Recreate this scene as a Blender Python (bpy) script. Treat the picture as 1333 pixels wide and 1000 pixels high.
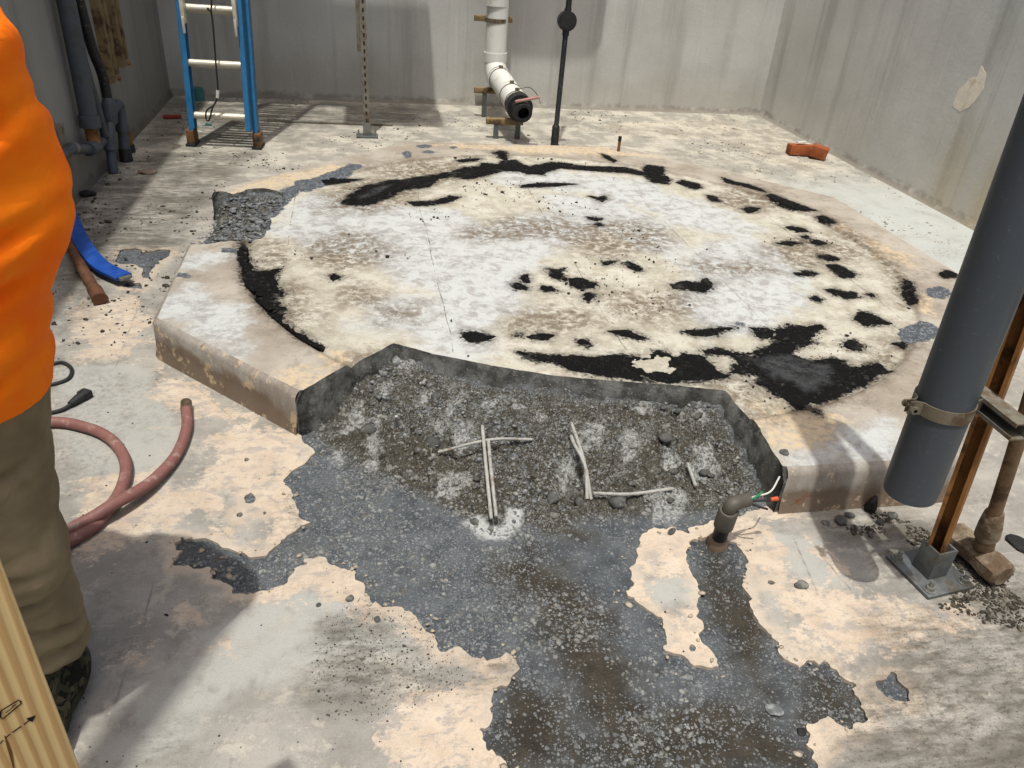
import bpy, bmesh, math, random
import numpy as np
from mathutils import Vector, Matrix
R_ = math.radians
sc = bpy.context.scene
for o in list(bpy.data.objects): bpy.data.objects.remove(o, do_unlink=True)
# ------------------------------------------------------------------ camera, sky, sun, exposure
cam_d = bpy.data.cameras.new('camera'); cam = bpy.data.objects.new('camera', cam_d)
sc.collection.objects.link(cam)
cam_d.sensor_width = 36; cam_d.lens = 27.03; cam_d.clip_start = .05; cam_d.clip_end = 500
cam.matrix_world = Matrix(((0.98214, 0.03345, -0.18515, 0), (-0.17485, 0.52567, -0.83253, 0), (0.06947, 0.85003, 0.52213, 1.42), (0, 0, 0, 1)))
sc.camera = cam
SUN = Vector((-.09, -.27, 1)).normalized()
w = bpy.data.worlds.new('World'); sc.world = w; w.use_nodes = True
nt = w.node_tree; nt.nodes.clear()
sky = nt.nodes.new('ShaderNodeTexSky'); sky.sky_type = 'NISHITA'; sky.sun_disc = False
sky.sun_elevation = math.asin(SUN.z); sky.sun_rotation = math.atan2(SUN.x, SUN.y)
sky.air_density = .8; sky.dust_density = 6.0; sky.ozone_density = 1.0
bg = nt.nodes.new('ShaderNodeBackground'); bg.inputs[1].default_value = .15
wo = nt.nodes.new('ShaderNodeOutputWorld')
nt.links.new(sky.outputs[0], bg.inputs[0]); nt.links.new(bg.outputs[0], wo.inputs[0])
sl = bpy.data.lights.new('sun', 'SUN'); sl.energy = 3.4; sl.angle = R_(.8); sl.color = (1, .97, .925)
so = bpy.data.objects.new('sun', sl); sc.collection.objects.link(so)
so.rotation_euler = SUN.to_track_quat('Z', 'Y').to_euler(); so.location = (0, 0, 6)
sc.view_settings.view_transform = 'Standard'; sc.view_settings.look = 'None'
sc.view_settings.exposure = 0.34; sc.view_settings.gamma = 1
sc.render.engine = 'CYCLES'
sc.cycles.max_bounces = 6; sc.cycles.diffuse_bounces = 4; sc.cycles.use_denoising = True
# ------------------------------------------------------------------ traced outlines, metres on the floor or plinth plane
DATA = {"exposed":
 [[-0.167,1.916],[-0.173,1.875],[-0.199,1.855],[-0.226,1.825],[-0.245,1.791],[-0.242,1.764],[-0.223,1.743],[-0.22,1.706],[-0.196,1.664],[-0.187,1.624],[-0.162,1.611],[-0.185,1.587],[-0.21,1.563],[-0.238,1.533],[-0.26,1.492],[-0.293,1.489],[-0.328,1.507],[-0.359,1.524],[-0.383,1.528],[-0.392,1.549],[-0.416,1.571],[-0.445,1.569],[-0.476,1.579],[-0.493,1.556],[-0.489,1.537],[-0.475,1.527],[-0.471,1.505],[-0.474,1.484],[-0.454,1.474],[-0.429,1.472],[-0.396,1.461],[-0.384,1.449],[-0.375,1.43],[-0.329,1.397],[-0.327,1.378],[-0.314,1.38],[-0.295,1.369],[-0.273,1.369],[-0.242,1.374],[-0.217,1.388],[-0.2,1.414],[-0.165,1.452],[-0.162,1.469],[-0.133,1.482],[-0.118,1.477],[-0.113,1.452],[-0.085,1.431],[-0.068,1.432],[-0.041,1.406],[-0.035,1.382],[-0.029,1.358],[-0.027,1.352],[-0.004,1.318],[0.018,1.29],[0.065,1.285],[0.09,1.27],[0.104,1.247],[0.116,1.216],[0.135,1.194],[0.139,1.17],[0.138,1.146],[0.15,1.147],[0.172,1.155],[0.19,1.142],[0.216,1.13],[0.254,1.113],[0.277,1.113],[0.296,1.118],[0.306,1.101],[0.307,1.079],[0.287,1.058],[0.278,1.042],[0.255,1.034],[0.242,1.009],[0.237,0.974],[0.224,0.961],[0.217,0.953],[0.195,0.951],[0.2,0.939],[0.197,0.931],[0.209,0.912],[0.22,0.897],[0.221,0.887],[0.236,0.872],[0.236,0.857],[0.202,0.786],[0.214,0.688],[0.513,0.57],[0.787,0.606],[0.846,0.754],[0.857,0.78],[0.872,0.809],[0.887,0.846],[0.892,0.863],[0.931,0.88],[0.95,0.881],[0.951,0.862],[0.975,0.84],[1.026,0.852],[1.047,0.881],[1.042,0.908],[1.042,0.935],[1.056,0.947],[1.028,0.971],[1.027,0.992],[1.023,1.009],[0.976,1.019],[0.959,1.012],[0.939,1.018],[0.928,1.041],[0.93,1.07],[0.936,1.089],[0.918,1.114],[0.917,1.146],[0.919,1.187],[0.917,1.213],[0.927,1.243],[0.923,1.261],[0.95,1.313],[0.951,1.327],[0.972,1.344],[0.974,1.378],[0.966,1.409],[0.945,1.423],[0.908,1.444],[0.875,1.439],[0.848,1.436],[0.842,1.412],[0.825,1.398],[0.811,1.366],[0.806,1.328],[0.809,1.273],[0.801,1.239],[0.782,1.207],[0.766,1.176],[0.769,1.155],[0.754,1.13],[0.753,1.095],[0.762,1.061],[0.753,1.04],[0.725,1.033],[0.708,1.038],[0.692,1.062],[0.658,1.073],[0.659,1.103],[0.668,1.14],[0.676,1.178],[0.653,1.205],[0.625,1.242],[0.618,1.273],[0.637,1.301],[0.651,1.345],[0.677,1.37],[0.681,1.394],[0.719,1.444],[0.731,1.469],[0.767,1.486],[0.82,1.484],[0.819,1.47],[0.847,1.464],[0.871,1.486],[0.948,1.504],[0.939,1.507],[0.974,1.506],[1.019,1.518],[1.056,1.531],[1.111,1.546],[1.163,1.558],[1.15,1.56],[1.148,1.96],[0.093,2.33],[-0.21,2.02]],"holes":
 [[[1.104,0.946],[1.135,0.946],[1.156,0.962],[1.16,0.947],[1.165,0.917],[1.156,0.886],[1.126,0.89],[1.105,0.91]],
[[-1.064,3.387],[-1.079,3.533],[-0.991,3.533],[-0.97,3.478],[-0.901,3.525],[-0.866,3.519],[-0.853,3.451],[-0.875,3.385],[-0.897,3.309],[-0.896,3.212],[-0.91,3.212],[-0.944,3.31],[-0.974,3.36],[-1.036,3.348]],
[[-0.983,3.155],[-0.958,3.166],[-0.902,3.153],[-0.89,3.096],[-0.962,3.102]],
[[-0.341,1.894],[-0.343,1.883],[-0.35,1.88],[-0.358,1.885],[-0.363,1.896],[-0.361,1.906],[-0.354,1.91],[-0.345,1.905]],
[[-0.316,1.715],[-0.318,1.705],[-0.325,1.701],[-0.334,1.706],[-0.338,1.717],[-0.336,1.727],[-0.328,1.731],[-0.32,1.725]],
[[-0.337,1.65],[-0.338,1.641],[-0.344,1.637],[-0.351,1.642],[-0.354,1.652],[-0.353,1.662],[-0.347,1.665],[-0.34,1.661]],
[[-0.276,1.654],[-0.277,1.65],[-0.28,1.648],[-0.284,1.65],[-0.286,1.655],[-0.285,1.659],[-0.281,1.661],[-0.278,1.658]],
[[0.727,1.088],[0.721,1.081],[0.715,1.079],[0.711,1.082],[0.712,1.09],[0.717,1.097],[0.723,1.1],[0.727,1.096]],
[[1.013,1.259],[1.006,1.252],[0.996,1.25],[0.989,1.254],[0.989,1.261],[0.996,1.268],[1.006,1.27],[1.013,1.266]],
[[0.987,0.962],[0.975,0.955],[0.955,0.953],[0.94,0.959],[0.937,0.968],[0.949,0.975],[0.968,0.976],[0.984,0.971]]],"cut":
 [[-0.35,1.85],[-0.214,2.002],[-0.072,2.165],[0.093,2.332],[0.212,2.256],[0.406,2.163],[0.598,2.087],[0.794,2.041],[0.967,2.006],[1.148,1.957],[1.157,1.749],[1.138,1.557],[1.14,1.3],[0.2,1.2]],"brk":
 [[-0.676,3.899],[-0.609,3.842],[-0.571,3.945],[-0.46,3.949],[-0.38,3.891],[-0.375,3.735],[-0.414,3.552],[-0.407,3.401],[-0.426,3.306],[-0.505,3.245],[-0.647,3.216],[-0.95,3.2],[-1.0,3.8]],"tarhole":
 [[0.908,2.156],[0.96,2.171],[1.024,2.174],[1.017,2.127],[0.969,2.089],[0.921,2.109]],"tar":
 [[[0.77,2.955],[0.811,2.936],[0.846,2.954],[0.816,2.909],[0.835,2.847],[0.816,2.83],[0.782,2.857],[0.769,2.883]],
[[0.644,2.886],[0.672,2.894],[0.66,2.825],[0.646,2.82],[0.638,2.851]],
[[0.589,2.801],[0.616,2.814],[0.649,2.766],[0.631,2.742],[0.598,2.754]],
[[0.71,2.781],[0.744,2.772],[0.764,2.731],[0.721,2.732],[0.707,2.748]],
[[0.842,2.847],[0.881,2.855],[0.949,2.801],[0.923,2.76],[0.863,2.753],[0.834,2.77]],
[[0.877,2.711],[0.905,2.694],[0.87,2.632],[0.853,2.656]],
[[1.12,3.017],[1.163,3.026],[1.189,2.94],[1.168,2.918],[1.132,2.978]],
[[1.036,3.027],[1.07,3.037],[1.102,3.036],[1.059,2.998],[1.03,2.993]],
[[1.262,2.775],[1.289,2.79],[1.346,2.811],[1.4,2.798],[1.446,2.836],[1.45,2.797],[1.432,2.743],[1.373,2.706],[1.324,2.728],[1.269,2.736]],
[[0.335,2.39],[0.364,2.401],[0.412,2.386],[0.439,2.359],[0.417,2.335],[0.373,2.324],[0.34,2.357]],
[[0.572,2.353],[0.61,2.371],[0.653,2.362],[0.633,2.331],[0.59,2.333]],
[[0.522,2.372],[0.545,2.379],[0.541,2.353],[0.521,2.356]],
[[0.745,2.319],[0.771,2.324],[0.786,2.285],[0.769,2.267],[0.744,2.293]],
[[0.887,2.378],[0.946,2.385],[0.976,2.354],[1.002,2.326],[0.98,2.307],[0.948,2.329],[0.914,2.346]],
[[0.512,2.25],[0.564,2.235],[0.621,2.217],[0.694,2.216],[0.762,2.194],[0.807,2.192],[0.834,2.208],[0.914,2.204],[0.937,2.179],[0.975,2.176],[0.997,2.224],[1.035,2.222],[1.054,2.184],[1.059,2.174],[1.102,2.203],[1.162,2.169],[1.17,2.071],[1.196,2.048],[1.16,2.029],[1.078,2.02],[1.0,2.018],[0.947,2.026],[0.895,2.033],[0.842,2.055],[0.769,2.07],[0.7,2.1],[0.668,2.113],[0.647,2.148],[0.61,2.171],[0.564,2.176],[0.528,2.207]],
[[1.176,2.223],[1.248,2.235],[1.292,2.201],[1.351,2.182],[1.419,2.234],[1.46,2.249],[1.485,2.298],[1.536,2.365],[1.608,2.398],[1.671,2.378],[1.735,2.393],[1.734,2.366],[1.629,2.3],[1.641,2.257],[1.567,2.235],[1.496,2.182],[1.513,2.149],[1.554,2.132],[1.625,2.135],[1.647,2.142],[1.684,2.117],[1.674,2.086],[1.71,2.061],[1.737,2.09],[1.792,2.095],[1.801,2.029],[1.746,2.022],[1.699,1.988],[1.634,1.95],[1.547,1.914],[1.449,1.855],[1.396,1.872],[1.39,1.79],[1.363,1.81],[1.332,1.838],[1.337,1.876],[1.301,1.944],[1.278,1.994],[1.306,2.027],[1.292,2.057],[1.25,2.052],[1.221,2.068],[1.251,2.118],[1.272,2.102],[1.275,2.162],[1.245,2.188],[1.172,2.191]],
[[1.444,2.378],[1.505,2.376],[1.523,2.348],[1.485,2.315],[1.442,2.3],[1.436,2.335]],
[[1.156,2.365],[1.231,2.379],[1.316,2.393],[1.386,2.39],[1.314,2.366],[1.282,2.333],[1.197,2.337]],
[[2.096,2.977],[2.151,2.976],[2.186,2.876],[2.137,2.841],[2.091,2.837],[2.086,2.902]],
[[1.88,2.881],[1.963,2.916],[1.998,2.891],[1.952,2.856],[1.893,2.864]],
[[2.117,3.094],[2.174,3.093],[2.192,3.045],[2.136,3.027],[2.107,3.046]],
[[1.939,2.719],[1.99,2.718],[2.022,2.684],[2.055,2.687],[2.059,2.644],[1.984,2.62],[1.952,2.653]],
[[1.823,2.629],[1.859,2.65],[1.87,2.624],[1.835,2.598]],
[[2.105,2.66],[2.132,2.676],[2.136,2.655],[2.11,2.642]],
[[1.906,2.433],[1.98,2.498],[2.012,2.487],[2.021,2.438],[2.04,2.395],[1.976,2.383],[1.924,2.376],[1.909,2.414]],
[[1.765,2.268],[1.802,2.269],[1.815,2.223],[1.782,2.191],[1.743,2.201],[1.74,2.226]],
[[1.95,2.228],[2.001,2.248],[2.011,2.235],[1.966,2.203]],
[[2.361,2.789],[2.383,2.765],[2.323,2.654],[2.256,2.549],[2.232,2.56],[2.276,2.655]],
[[-0.513,3.261],[-0.492,3.261],[-0.466,3.117],[-0.425,2.957],[-0.364,2.943],[-0.331,2.968],[-0.341,2.905],[-0.329,2.807],[-0.296,2.748],[-0.315,2.692],[-0.311,2.638],[-0.28,2.605],[-0.294,2.523],[-0.244,2.442],[-0.208,2.403],[-0.145,2.317],[-0.17,2.319],[-0.205,2.356],[-0.262,2.453],[-0.31,2.514],[-0.363,2.608],[-0.412,2.74],[-0.458,2.858],[-0.493,3.063]],
[[-0.137,2.896],[-0.114,2.911],[-0.09,2.885],[-0.113,2.851]],
[[-0.092,3.767],[-0.025,3.743],[0.025,3.745],[0.148,3.868],[0.225,3.996],[0.356,4.046],[0.426,4.201],[0.497,4.237],[0.589,4.194],[0.709,4.281],[0.814,4.37],[0.914,4.359],[0.98,4.329],[1.021,4.332],[1.039,4.419],[0.961,4.502],[0.928,4.609],[0.882,4.587],[0.897,4.74],[0.858,4.768],[0.8,4.713],[0.829,4.658],[0.86,4.586],[0.805,4.509],[0.714,4.521],[0.683,4.448],[0.598,4.425],[0.518,4.336],[0.434,4.282],[0.314,4.227],[0.236,4.176],[0.16,4.157],[0.085,4.107],[-0.006,4.015],[-0.059,3.901]],
[[0.236,3.803],[0.284,3.805],[0.393,3.849],[0.461,3.906],[0.51,3.894],[0.423,3.796],[0.332,3.754],[0.262,3.746]],
[[0.574,4.565],[0.631,4.606],[0.727,4.613],[0.666,4.554],[0.58,4.53]],
[[-0.202,4.108],[-0.158,4.125],[-0.114,4.173],[0.013,4.164],[-0.113,4.083],[-0.166,4.06]],
[[0.944,4.445],[1.058,4.51],[1.153,4.574],[1.261,4.543],[1.376,4.492],[1.507,4.501],[1.597,4.487],[1.68,4.416],[1.737,4.515],[1.833,4.483],[1.791,4.347],[1.805,4.257],[1.755,4.167],[1.663,4.197],[1.66,4.322],[1.561,4.371],[1.449,4.383],[1.373,4.397],[1.308,4.412],[1.168,4.441],[1.056,4.342],[1.038,4.305],[0.953,4.318],[0.927,4.352]],
[[1.826,4.205],[1.877,4.25],[1.953,4.176],[1.936,4.106],[1.879,4.077],[1.843,4.129]],
[[1.517,4.744],[1.542,4.704],[1.567,4.583],[1.536,4.561],[1.505,4.66]],
[[1.224,3.932],[1.258,3.902],[1.311,3.944],[1.299,3.873],[1.261,3.841],[1.243,3.886]],
[[1.124,3.597],[1.163,3.597],[1.185,3.571],[1.15,3.549],[1.125,3.565]],
[[1.134,3.497],[1.155,3.515],[1.166,3.492],[1.141,3.466]],
[[1.915,3.973],[1.958,3.942],[1.946,3.863],[1.902,3.862]],
[[2.029,3.744],[2.081,3.775],[2.135,3.762],[2.084,3.701],[2.034,3.686]],
[[0.879,4.099],[0.994,4.151],[1.101,4.152],[1.194,4.14],[1.089,4.102],[0.967,4.07],[0.872,4.066]],
[[2.26,3.944],[2.304,3.971],[2.357,3.878],[2.403,3.777],[2.438,3.696],[2.355,3.687],[2.299,3.741],[2.264,3.84]],
[[2.39,3.6],[2.435,3.616],[2.454,3.524],[2.396,3.484],[2.379,3.538]],
[[2.139,4.277],[2.183,4.201],[2.244,4.165],[2.287,4.065],[2.29,4.006],[2.235,4.063],[2.187,4.124],[2.119,4.171]],
[[2.131,3.461],[2.187,3.482],[2.237,3.447],[2.232,3.396],[2.169,3.404]],
[[2.159,3.253],[2.215,3.285],[2.243,3.24],[2.197,3.213]],
[[2.162,3.339],[2.196,3.351],[2.192,3.307],[2.155,3.296]],
[[2.105,3.087],[2.165,3.099],[2.189,3.05],[2.134,3.026]],
[[1.984,3.247],[2.063,3.266],[2.118,3.247],[2.04,3.221]],
[[2.585,2.845],[2.65,2.883],[2.687,2.855],[2.638,2.811],[2.58,2.803]]],"targrey2":
 [[-0.108,3.716],[-0.093,3.9],[-0.006,4.073],[0.105,4.154],[0.236,4.191],[0.286,4.087],[0.224,3.968],[0.147,3.84],[0.024,3.719]],"targrey":
 [[1.325,2.144],[1.426,2.162],[1.488,2.167],[1.538,2.102],[1.596,2.083],[1.531,1.971],[1.424,1.923],[1.406,1.979],[1.349,2.024],[1.337,2.083]],"bare":
 [[[-0.645,2.887],[-0.648,2.877],[-0.661,2.869],[-0.68,2.866],[-0.7,2.87],[-0.715,2.878],[-0.723,2.889],[-0.719,2.899],[-0.707,2.907],[-0.688,2.91],[-0.668,2.907],[-0.652,2.898]],
[[-0.508,3.138],[-0.511,3.125],[-0.522,3.115],[-0.538,3.112],[-0.555,3.115],[-0.569,3.125],[-0.575,3.138],[-0.572,3.152],[-0.561,3.161],[-0.545,3.165],[-0.528,3.161],[-0.514,3.151]],
[[-0.701,2.801],[-0.701,2.79],[-0.703,2.783],[-0.708,2.78],[-0.714,2.783],[-0.719,2.791],[-0.723,2.801],[-0.723,2.811],[-0.721,2.819],[-0.716,2.822],[-0.71,2.819],[-0.704,2.811]],
[[2.191,2.3],[2.148,2.258],[2.095,2.229],[2.045,2.22],[2.009,2.233],[1.999,2.265],[2.015,2.308],[2.056,2.351],[2.111,2.382],[2.164,2.392],[2.201,2.378],[2.211,2.344]],
[[2.501,2.648],[2.47,2.618],[2.431,2.596],[2.394,2.589],[2.369,2.598],[2.362,2.621],[2.375,2.651],[2.405,2.682],[2.444,2.704],[2.482,2.712],[2.508,2.702],[2.515,2.679]],
[[0.448,4.828],[0.439,4.805],[0.418,4.788],[0.392,4.779],[0.366,4.783],[0.348,4.798],[0.343,4.819],[0.351,4.842],[0.372,4.86],[0.399,4.869],[0.425,4.865],[0.443,4.85]],
[[0.307,4.637],[0.301,4.595],[0.289,4.565],[0.275,4.553],[0.262,4.563],[0.254,4.592],[0.253,4.632],[0.259,4.674],[0.271,4.706],[0.285,4.719],[0.298,4.708],[0.306,4.678]],
[[0.45,4.698],[0.443,4.681],[0.426,4.667],[0.405,4.661],[0.385,4.664],[0.37,4.675],[0.366,4.692],[0.373,4.709],[0.389,4.723],[0.411,4.729],[0.432,4.726],[0.446,4.715]],
[[0.604,4.815],[0.599,4.797],[0.588,4.784],[0.576,4.778],[0.564,4.782],[0.557,4.794],[0.556,4.811],[0.561,4.829],[0.571,4.843],[0.584,4.849],[0.596,4.846],[0.603,4.833]],
[[1.427,2.415],[1.42,2.406],[1.41,2.399],[1.4,2.397],[1.391,2.4],[1.388,2.407],[1.389,2.417],[1.396,2.426],[1.406,2.433],[1.417,2.435],[1.425,2.432],[1.429,2.425]],
[[-0.341,4.092],[-0.273,4.125],[-0.221,4.158],[-0.16,4.255],[-0.097,4.34],[-0.05,4.426],[-0.002,4.413],[0.026,4.364],[-0.031,4.279],[-0.059,4.198],[-0.095,4.135],[-0.165,4.057],[-0.215,3.997],[-0.264,3.938],[-0.317,3.964]],
[[-0.393,3.891],[-0.385,3.953],[-0.289,4.064],[-0.273,4.0],[-0.338,3.813],[-0.382,3.588],[-0.414,3.552]]],"peach":
 [[[-0.476,2.016],[-0.35,2.047],[-0.195,1.935],[-0.171,1.906],[-0.241,1.792],[-0.169,1.606],[-0.257,1.495],[-0.352,1.51],[-0.381,1.598],[-0.453,1.76]],
[[-0.282,1.374],[-0.177,1.394],[-0.121,1.475],[-0.055,1.42],[-0.017,1.291],[0.101,1.264],[0.149,1.196],[0.053,1.201],[-0.049,1.288],[-0.157,1.355]],
[[0.086,1.05],[0.176,1.054],[0.31,1.123],[0.287,1.064],[0.234,0.994],[0.233,0.842],[-0.007,0.874],[0.042,0.983]],
[[0.594,1.264],[0.739,1.501],[0.952,1.509],[1.174,1.575],[1.219,1.519],[1.11,1.448],[0.918,1.377],[0.834,1.386],[0.783,1.181],[0.752,1.028],[0.682,1.047],[0.66,1.195]],
[[0.923,1.467],[1.088,1.45],[1.224,1.316],[1.251,1.177],[1.462,1.103],[1.333,1.046],[1.102,1.006],[1.034,1.025],[0.977,1.065],[0.943,1.264]],
[[0.898,0.882],[0.967,0.892],[0.974,0.827],[0.895,0.753],[0.845,0.759]],
[[-1.118,2.967],[-0.908,3.031],[-0.775,2.727],[-0.805,2.5],[-0.979,2.51]],
[[-0.706,2.442],[-0.576,2.333],[-0.231,1.977],[-0.34,1.946],[-0.519,2.123],[-0.679,2.245]],
[[-0.792,1.808],[-0.656,1.874],[-0.443,1.759],[-0.472,1.578],[-0.681,1.545]],
[[-0.521,1.254],[-0.441,1.344],[-0.399,1.294],[-0.466,1.216],[-0.544,1.186]],
[[-0.338,1.243],[-0.309,1.235],[-0.31,1.202],[-0.339,1.211]],
[[3.009,4.424],[3.042,3.995],[3.014,3.541],[2.848,3.542],[2.795,3.925]],
[[2.591,2.932],[2.765,2.97],[2.684,2.804],[2.473,2.733]],
[[3.537,6.435],[3.391,5.14],[3.043,4.839],[2.907,5.407],[2.729,5.719]],
[[1.938,6.241],[3.065,6.516],[3.286,6.139],[2.577,5.82],[1.939,5.802]]],"pale":
 [[[-1.014,2.46],[-0.774,2.472],[-0.566,2.064],[-0.548,1.737],[-0.685,1.782],[-0.853,1.934]],
[[-0.43,1.233],[-0.277,1.325],[-0.103,1.354],[0.122,1.189],[0.085,1.15],[-0.099,1.152],[-0.254,1.093],[-0.437,0.963],[-0.507,0.972]],
[[0.674,1.293],[0.764,1.315],[0.811,1.265],[0.778,1.218],[0.687,1.216]],
[[0.019,0.995],[0.087,1.069],[0.12,1.018],[0.057,0.972]],
[[3.319,5.234],[3.723,4.969],[3.56,3.807],[2.94,3.149],[2.903,3.348],[2.948,3.927]],
[[0.58,5.842],[0.888,5.993],[0.956,5.659],[0.5,5.572]],
[[-1.266,5.075],[-1.097,5.266],[-0.815,5.254],[-0.996,4.927],[-1.237,4.831]],
[[-1.248,5.855],[-0.923,6.128],[-0.923,5.719],[-1.204,5.605]],
[[1.088,1.45],[1.228,1.405],[1.199,1.236],[1.103,1.22],[1.053,1.334]]],"dirt":
 [[[-0.119,1.261],[-0.014,1.295],[0.117,1.126],[0.179,1.078],[0.108,1.02],[-0.019,1.026],[-0.145,1.079]],
[[1.181,1.135],[1.651,1.132],[1.561,0.866],[1.342,0.629],[0.877,0.693],[0.981,0.899],[1.2,0.973]],
[[1.23,1.494],[1.477,1.494],[1.636,1.396],[1.763,1.23],[1.636,1.083],[1.401,1.11],[1.341,1.247],[1.251,1.403]],
[[-1.443,4.08],[-1.403,4.82],[-1.097,5.266],[-0.659,5.123],[-0.804,4.22],[-0.826,3.473],[-1.075,3.303],[-1.136,2.934]],
[[-1.484,6.558],[0.588,6.6],[0.424,6.058],[-0.414,5.842],[-0.82,5.291],[-1.129,5.452],[-1.323,5.246]],
[[0.163,1.08],[0.269,1.107],[0.282,1.085],[0.21,1.054]],
[[-1.305,3.476],[-1.047,3.071],[-1.039,2.93],[-1.081,2.741]],
[[-0.433,1.01],[-0.392,1.022],[-0.378,0.979],[-0.417,0.968]]],"mud":
 [[[0.265,1.999],[0.52,1.896],[0.56,1.473],[0.317,1.528],[0.253,1.695]],
[[0.415,1.488],[0.524,1.336],[0.584,1.028],[0.57,0.796],[0.404,0.819],[0.404,1.01],[0.363,1.229],[0.299,1.414]],
[[0.873,1.457],[0.954,1.433],[0.923,1.266],[0.911,1.051],[0.844,0.917],[0.802,1.021],[0.812,1.227]],
[[0.937,1.026],[1.06,0.969],[1.011,0.858],[0.884,0.856]],
[[0.279,1.065],[0.404,1.01],[0.449,0.813],[0.211,0.845]],
[[0.592,0.949],[0.776,0.964],[0.856,0.774],[0.54,0.8]],
[[-0.218,2.167],[0.11,2.289],[0.388,1.99],[0.275,1.693],[-0.026,1.79]]],"cement":
 [[[0.259,1.564],[0.282,1.576],[0.298,1.551],[0.333,1.534],[0.368,1.558],[0.381,1.591],[0.401,1.579],[0.383,1.534],[0.354,1.513],[0.315,1.504],[0.287,1.52]]],"white":
 [[[-0.423,3.401],[-0.265,3.945],[0.001,3.776],[0.339,3.728],[0.616,3.514],[0.96,3.687],[0.944,3.994],[1.188,3.938],[1.456,3.82],[1.484,3.42],[1.489,3.124],[1.364,2.991],[1.287,3.08],[1.167,3.416],[1.025,3.314],[0.834,3.127],[0.68,2.879],[0.593,2.594],[0.506,2.439],[0.412,2.193],[0.309,2.199],[0.166,2.339],[0.242,2.606],[0.199,2.814],[0.024,3.048],[-0.166,3.133]],
[[-0.093,2.435],[0.016,2.613],[0.284,2.74],[0.416,2.6],[0.319,2.277],[0.116,2.369]],
[[1.451,3.124],[1.853,3.423],[1.96,3.218],[1.935,2.941],[1.797,2.553],[1.501,2.366],[1.232,2.317],[1.24,2.572]],
[[0.767,4.487],[1.3,4.365],[1.661,4.162],[1.792,3.894],[1.956,3.651],[2.022,3.425],[1.725,3.318],[1.524,3.528],[1.205,4.004],[0.71,4.117]],
[[-0.722,2.584],[-0.632,2.806],[-0.417,2.603],[-0.367,2.37],[-0.422,2.219],[-0.571,2.434]],
[[-0.719,2.914],[-0.683,3.122],[-0.562,3.105],[-0.598,2.949]],
[[1.193,1.599],[1.586,1.747],[1.622,1.641],[1.453,1.54],[1.189,1.545]]],"brown":
 [[[0.125,3.174],[0.095,3.08],[0.023,3.015],[-0.07,2.993],[-0.162,3.017],[-0.232,3.083],[-0.262,3.175],[-0.241,3.272],[-0.172,3.347],[-0.072,3.375],[0.03,3.348],[0.102,3.273]],
[[0.196,2.556],[0.184,2.531],[0.158,2.514],[0.123,2.509],[0.089,2.517],[0.065,2.536],[0.056,2.561],[0.066,2.586],[0.093,2.604],[0.128,2.61],[0.163,2.601],[0.188,2.582]],
[[0.061,2.711],[0.05,2.678],[0.024,2.654],[-0.012,2.647],[-0.047,2.657],[-0.073,2.682],[-0.083,2.715],[-0.073,2.749],[-0.047,2.774],[-0.01,2.783],[0.026,2.772],[0.052,2.746]],
[[1.447,3.316],[1.367,3.194],[1.242,3.11],[1.106,3.081],[0.99,3.112],[0.919,3.195],[0.913,3.314],[0.979,3.44],[1.104,3.54],[1.255,3.579],[1.386,3.544],[1.456,3.446]],
[[1.065,3.468],[1.015,3.394],[0.92,3.342],[0.804,3.323],[0.698,3.341],[0.627,3.391],[0.608,3.462],[0.65,3.536],[0.744,3.593],[0.865,3.616],[0.98,3.598],[1.053,3.543]],
[[0.739,3.362],[0.71,3.313],[0.651,3.278],[0.578,3.265],[0.509,3.277],[0.462,3.312],[0.449,3.36],[0.474,3.41],[0.532,3.447],[0.608,3.462],[0.68,3.449],[0.728,3.412]],
[[1.304,2.57],[1.254,2.511],[1.17,2.471],[1.073,2.459],[0.987,2.478],[0.933,2.523],[0.926,2.583],[0.969,2.643],[1.053,2.687],[1.157,2.702],[1.249,2.682],[1.302,2.633]],
[[0.868,2.486],[0.831,2.441],[0.759,2.41],[0.67,2.402],[0.588,2.418],[0.532,2.453],[0.517,2.5],[0.549,2.546],[0.62,2.58],[0.713,2.59],[0.8,2.573],[0.857,2.535]],
[[0.698,4.33],[0.642,4.225],[0.522,4.148],[0.372,4.115],[0.229,4.133],[0.126,4.198],[0.09,4.294],[0.133,4.399],[0.249,4.485],[0.408,4.526],[0.564,4.507],[0.671,4.434]],
[[2.332,3.913],[2.26,3.819],[2.159,3.751],[2.057,3.725],[1.977,3.746],[1.939,3.809],[1.953,3.9],[2.019,3.996],[2.122,4.071],[2.232,4.102],[2.319,4.079],[2.355,4.009]],
[[1.785,2.943],[1.74,2.901],[1.659,2.872],[1.564,2.863],[1.48,2.875],[1.427,2.906],[1.42,2.948],[1.461,2.99],[1.541,3.021],[1.639,3.032],[1.727,3.019],[1.781,2.986]],
[[2.354,3.119],[2.27,3.035],[2.148,2.977],[2.02,2.957],[1.917,2.98],[1.863,3.039],[1.873,3.122],[1.947,3.208],[2.071,3.274],[2.209,3.299],[2.321,3.275],[2.374,3.208]],
[[1.296,1.919],[1.258,1.876],[1.201,1.847],[1.138,1.84],[1.087,1.856],[1.059,1.89],[1.061,1.935],[1.096,1.979],[1.154,2.011],[1.22,2.02],[1.274,2.003],[1.302,1.966]],
[[0.082,2.212],[0.072,2.192],[0.044,2.18],[0.007,2.176],[-0.029,2.184],[-0.056,2.2],[-0.066,2.22],[-0.056,2.24],[-0.029,2.253],[0.009,2.257],[0.046,2.249],[0.073,2.233]],
[[-0.205,2.621],[-0.208,2.528],[-0.224,2.464],[-0.249,2.442],[-0.276,2.466],[-0.3,2.532],[-0.314,2.624],[-0.314,2.722],[-0.299,2.797],[-0.272,2.824],[-0.242,2.795],[-0.217,2.719]],
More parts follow.
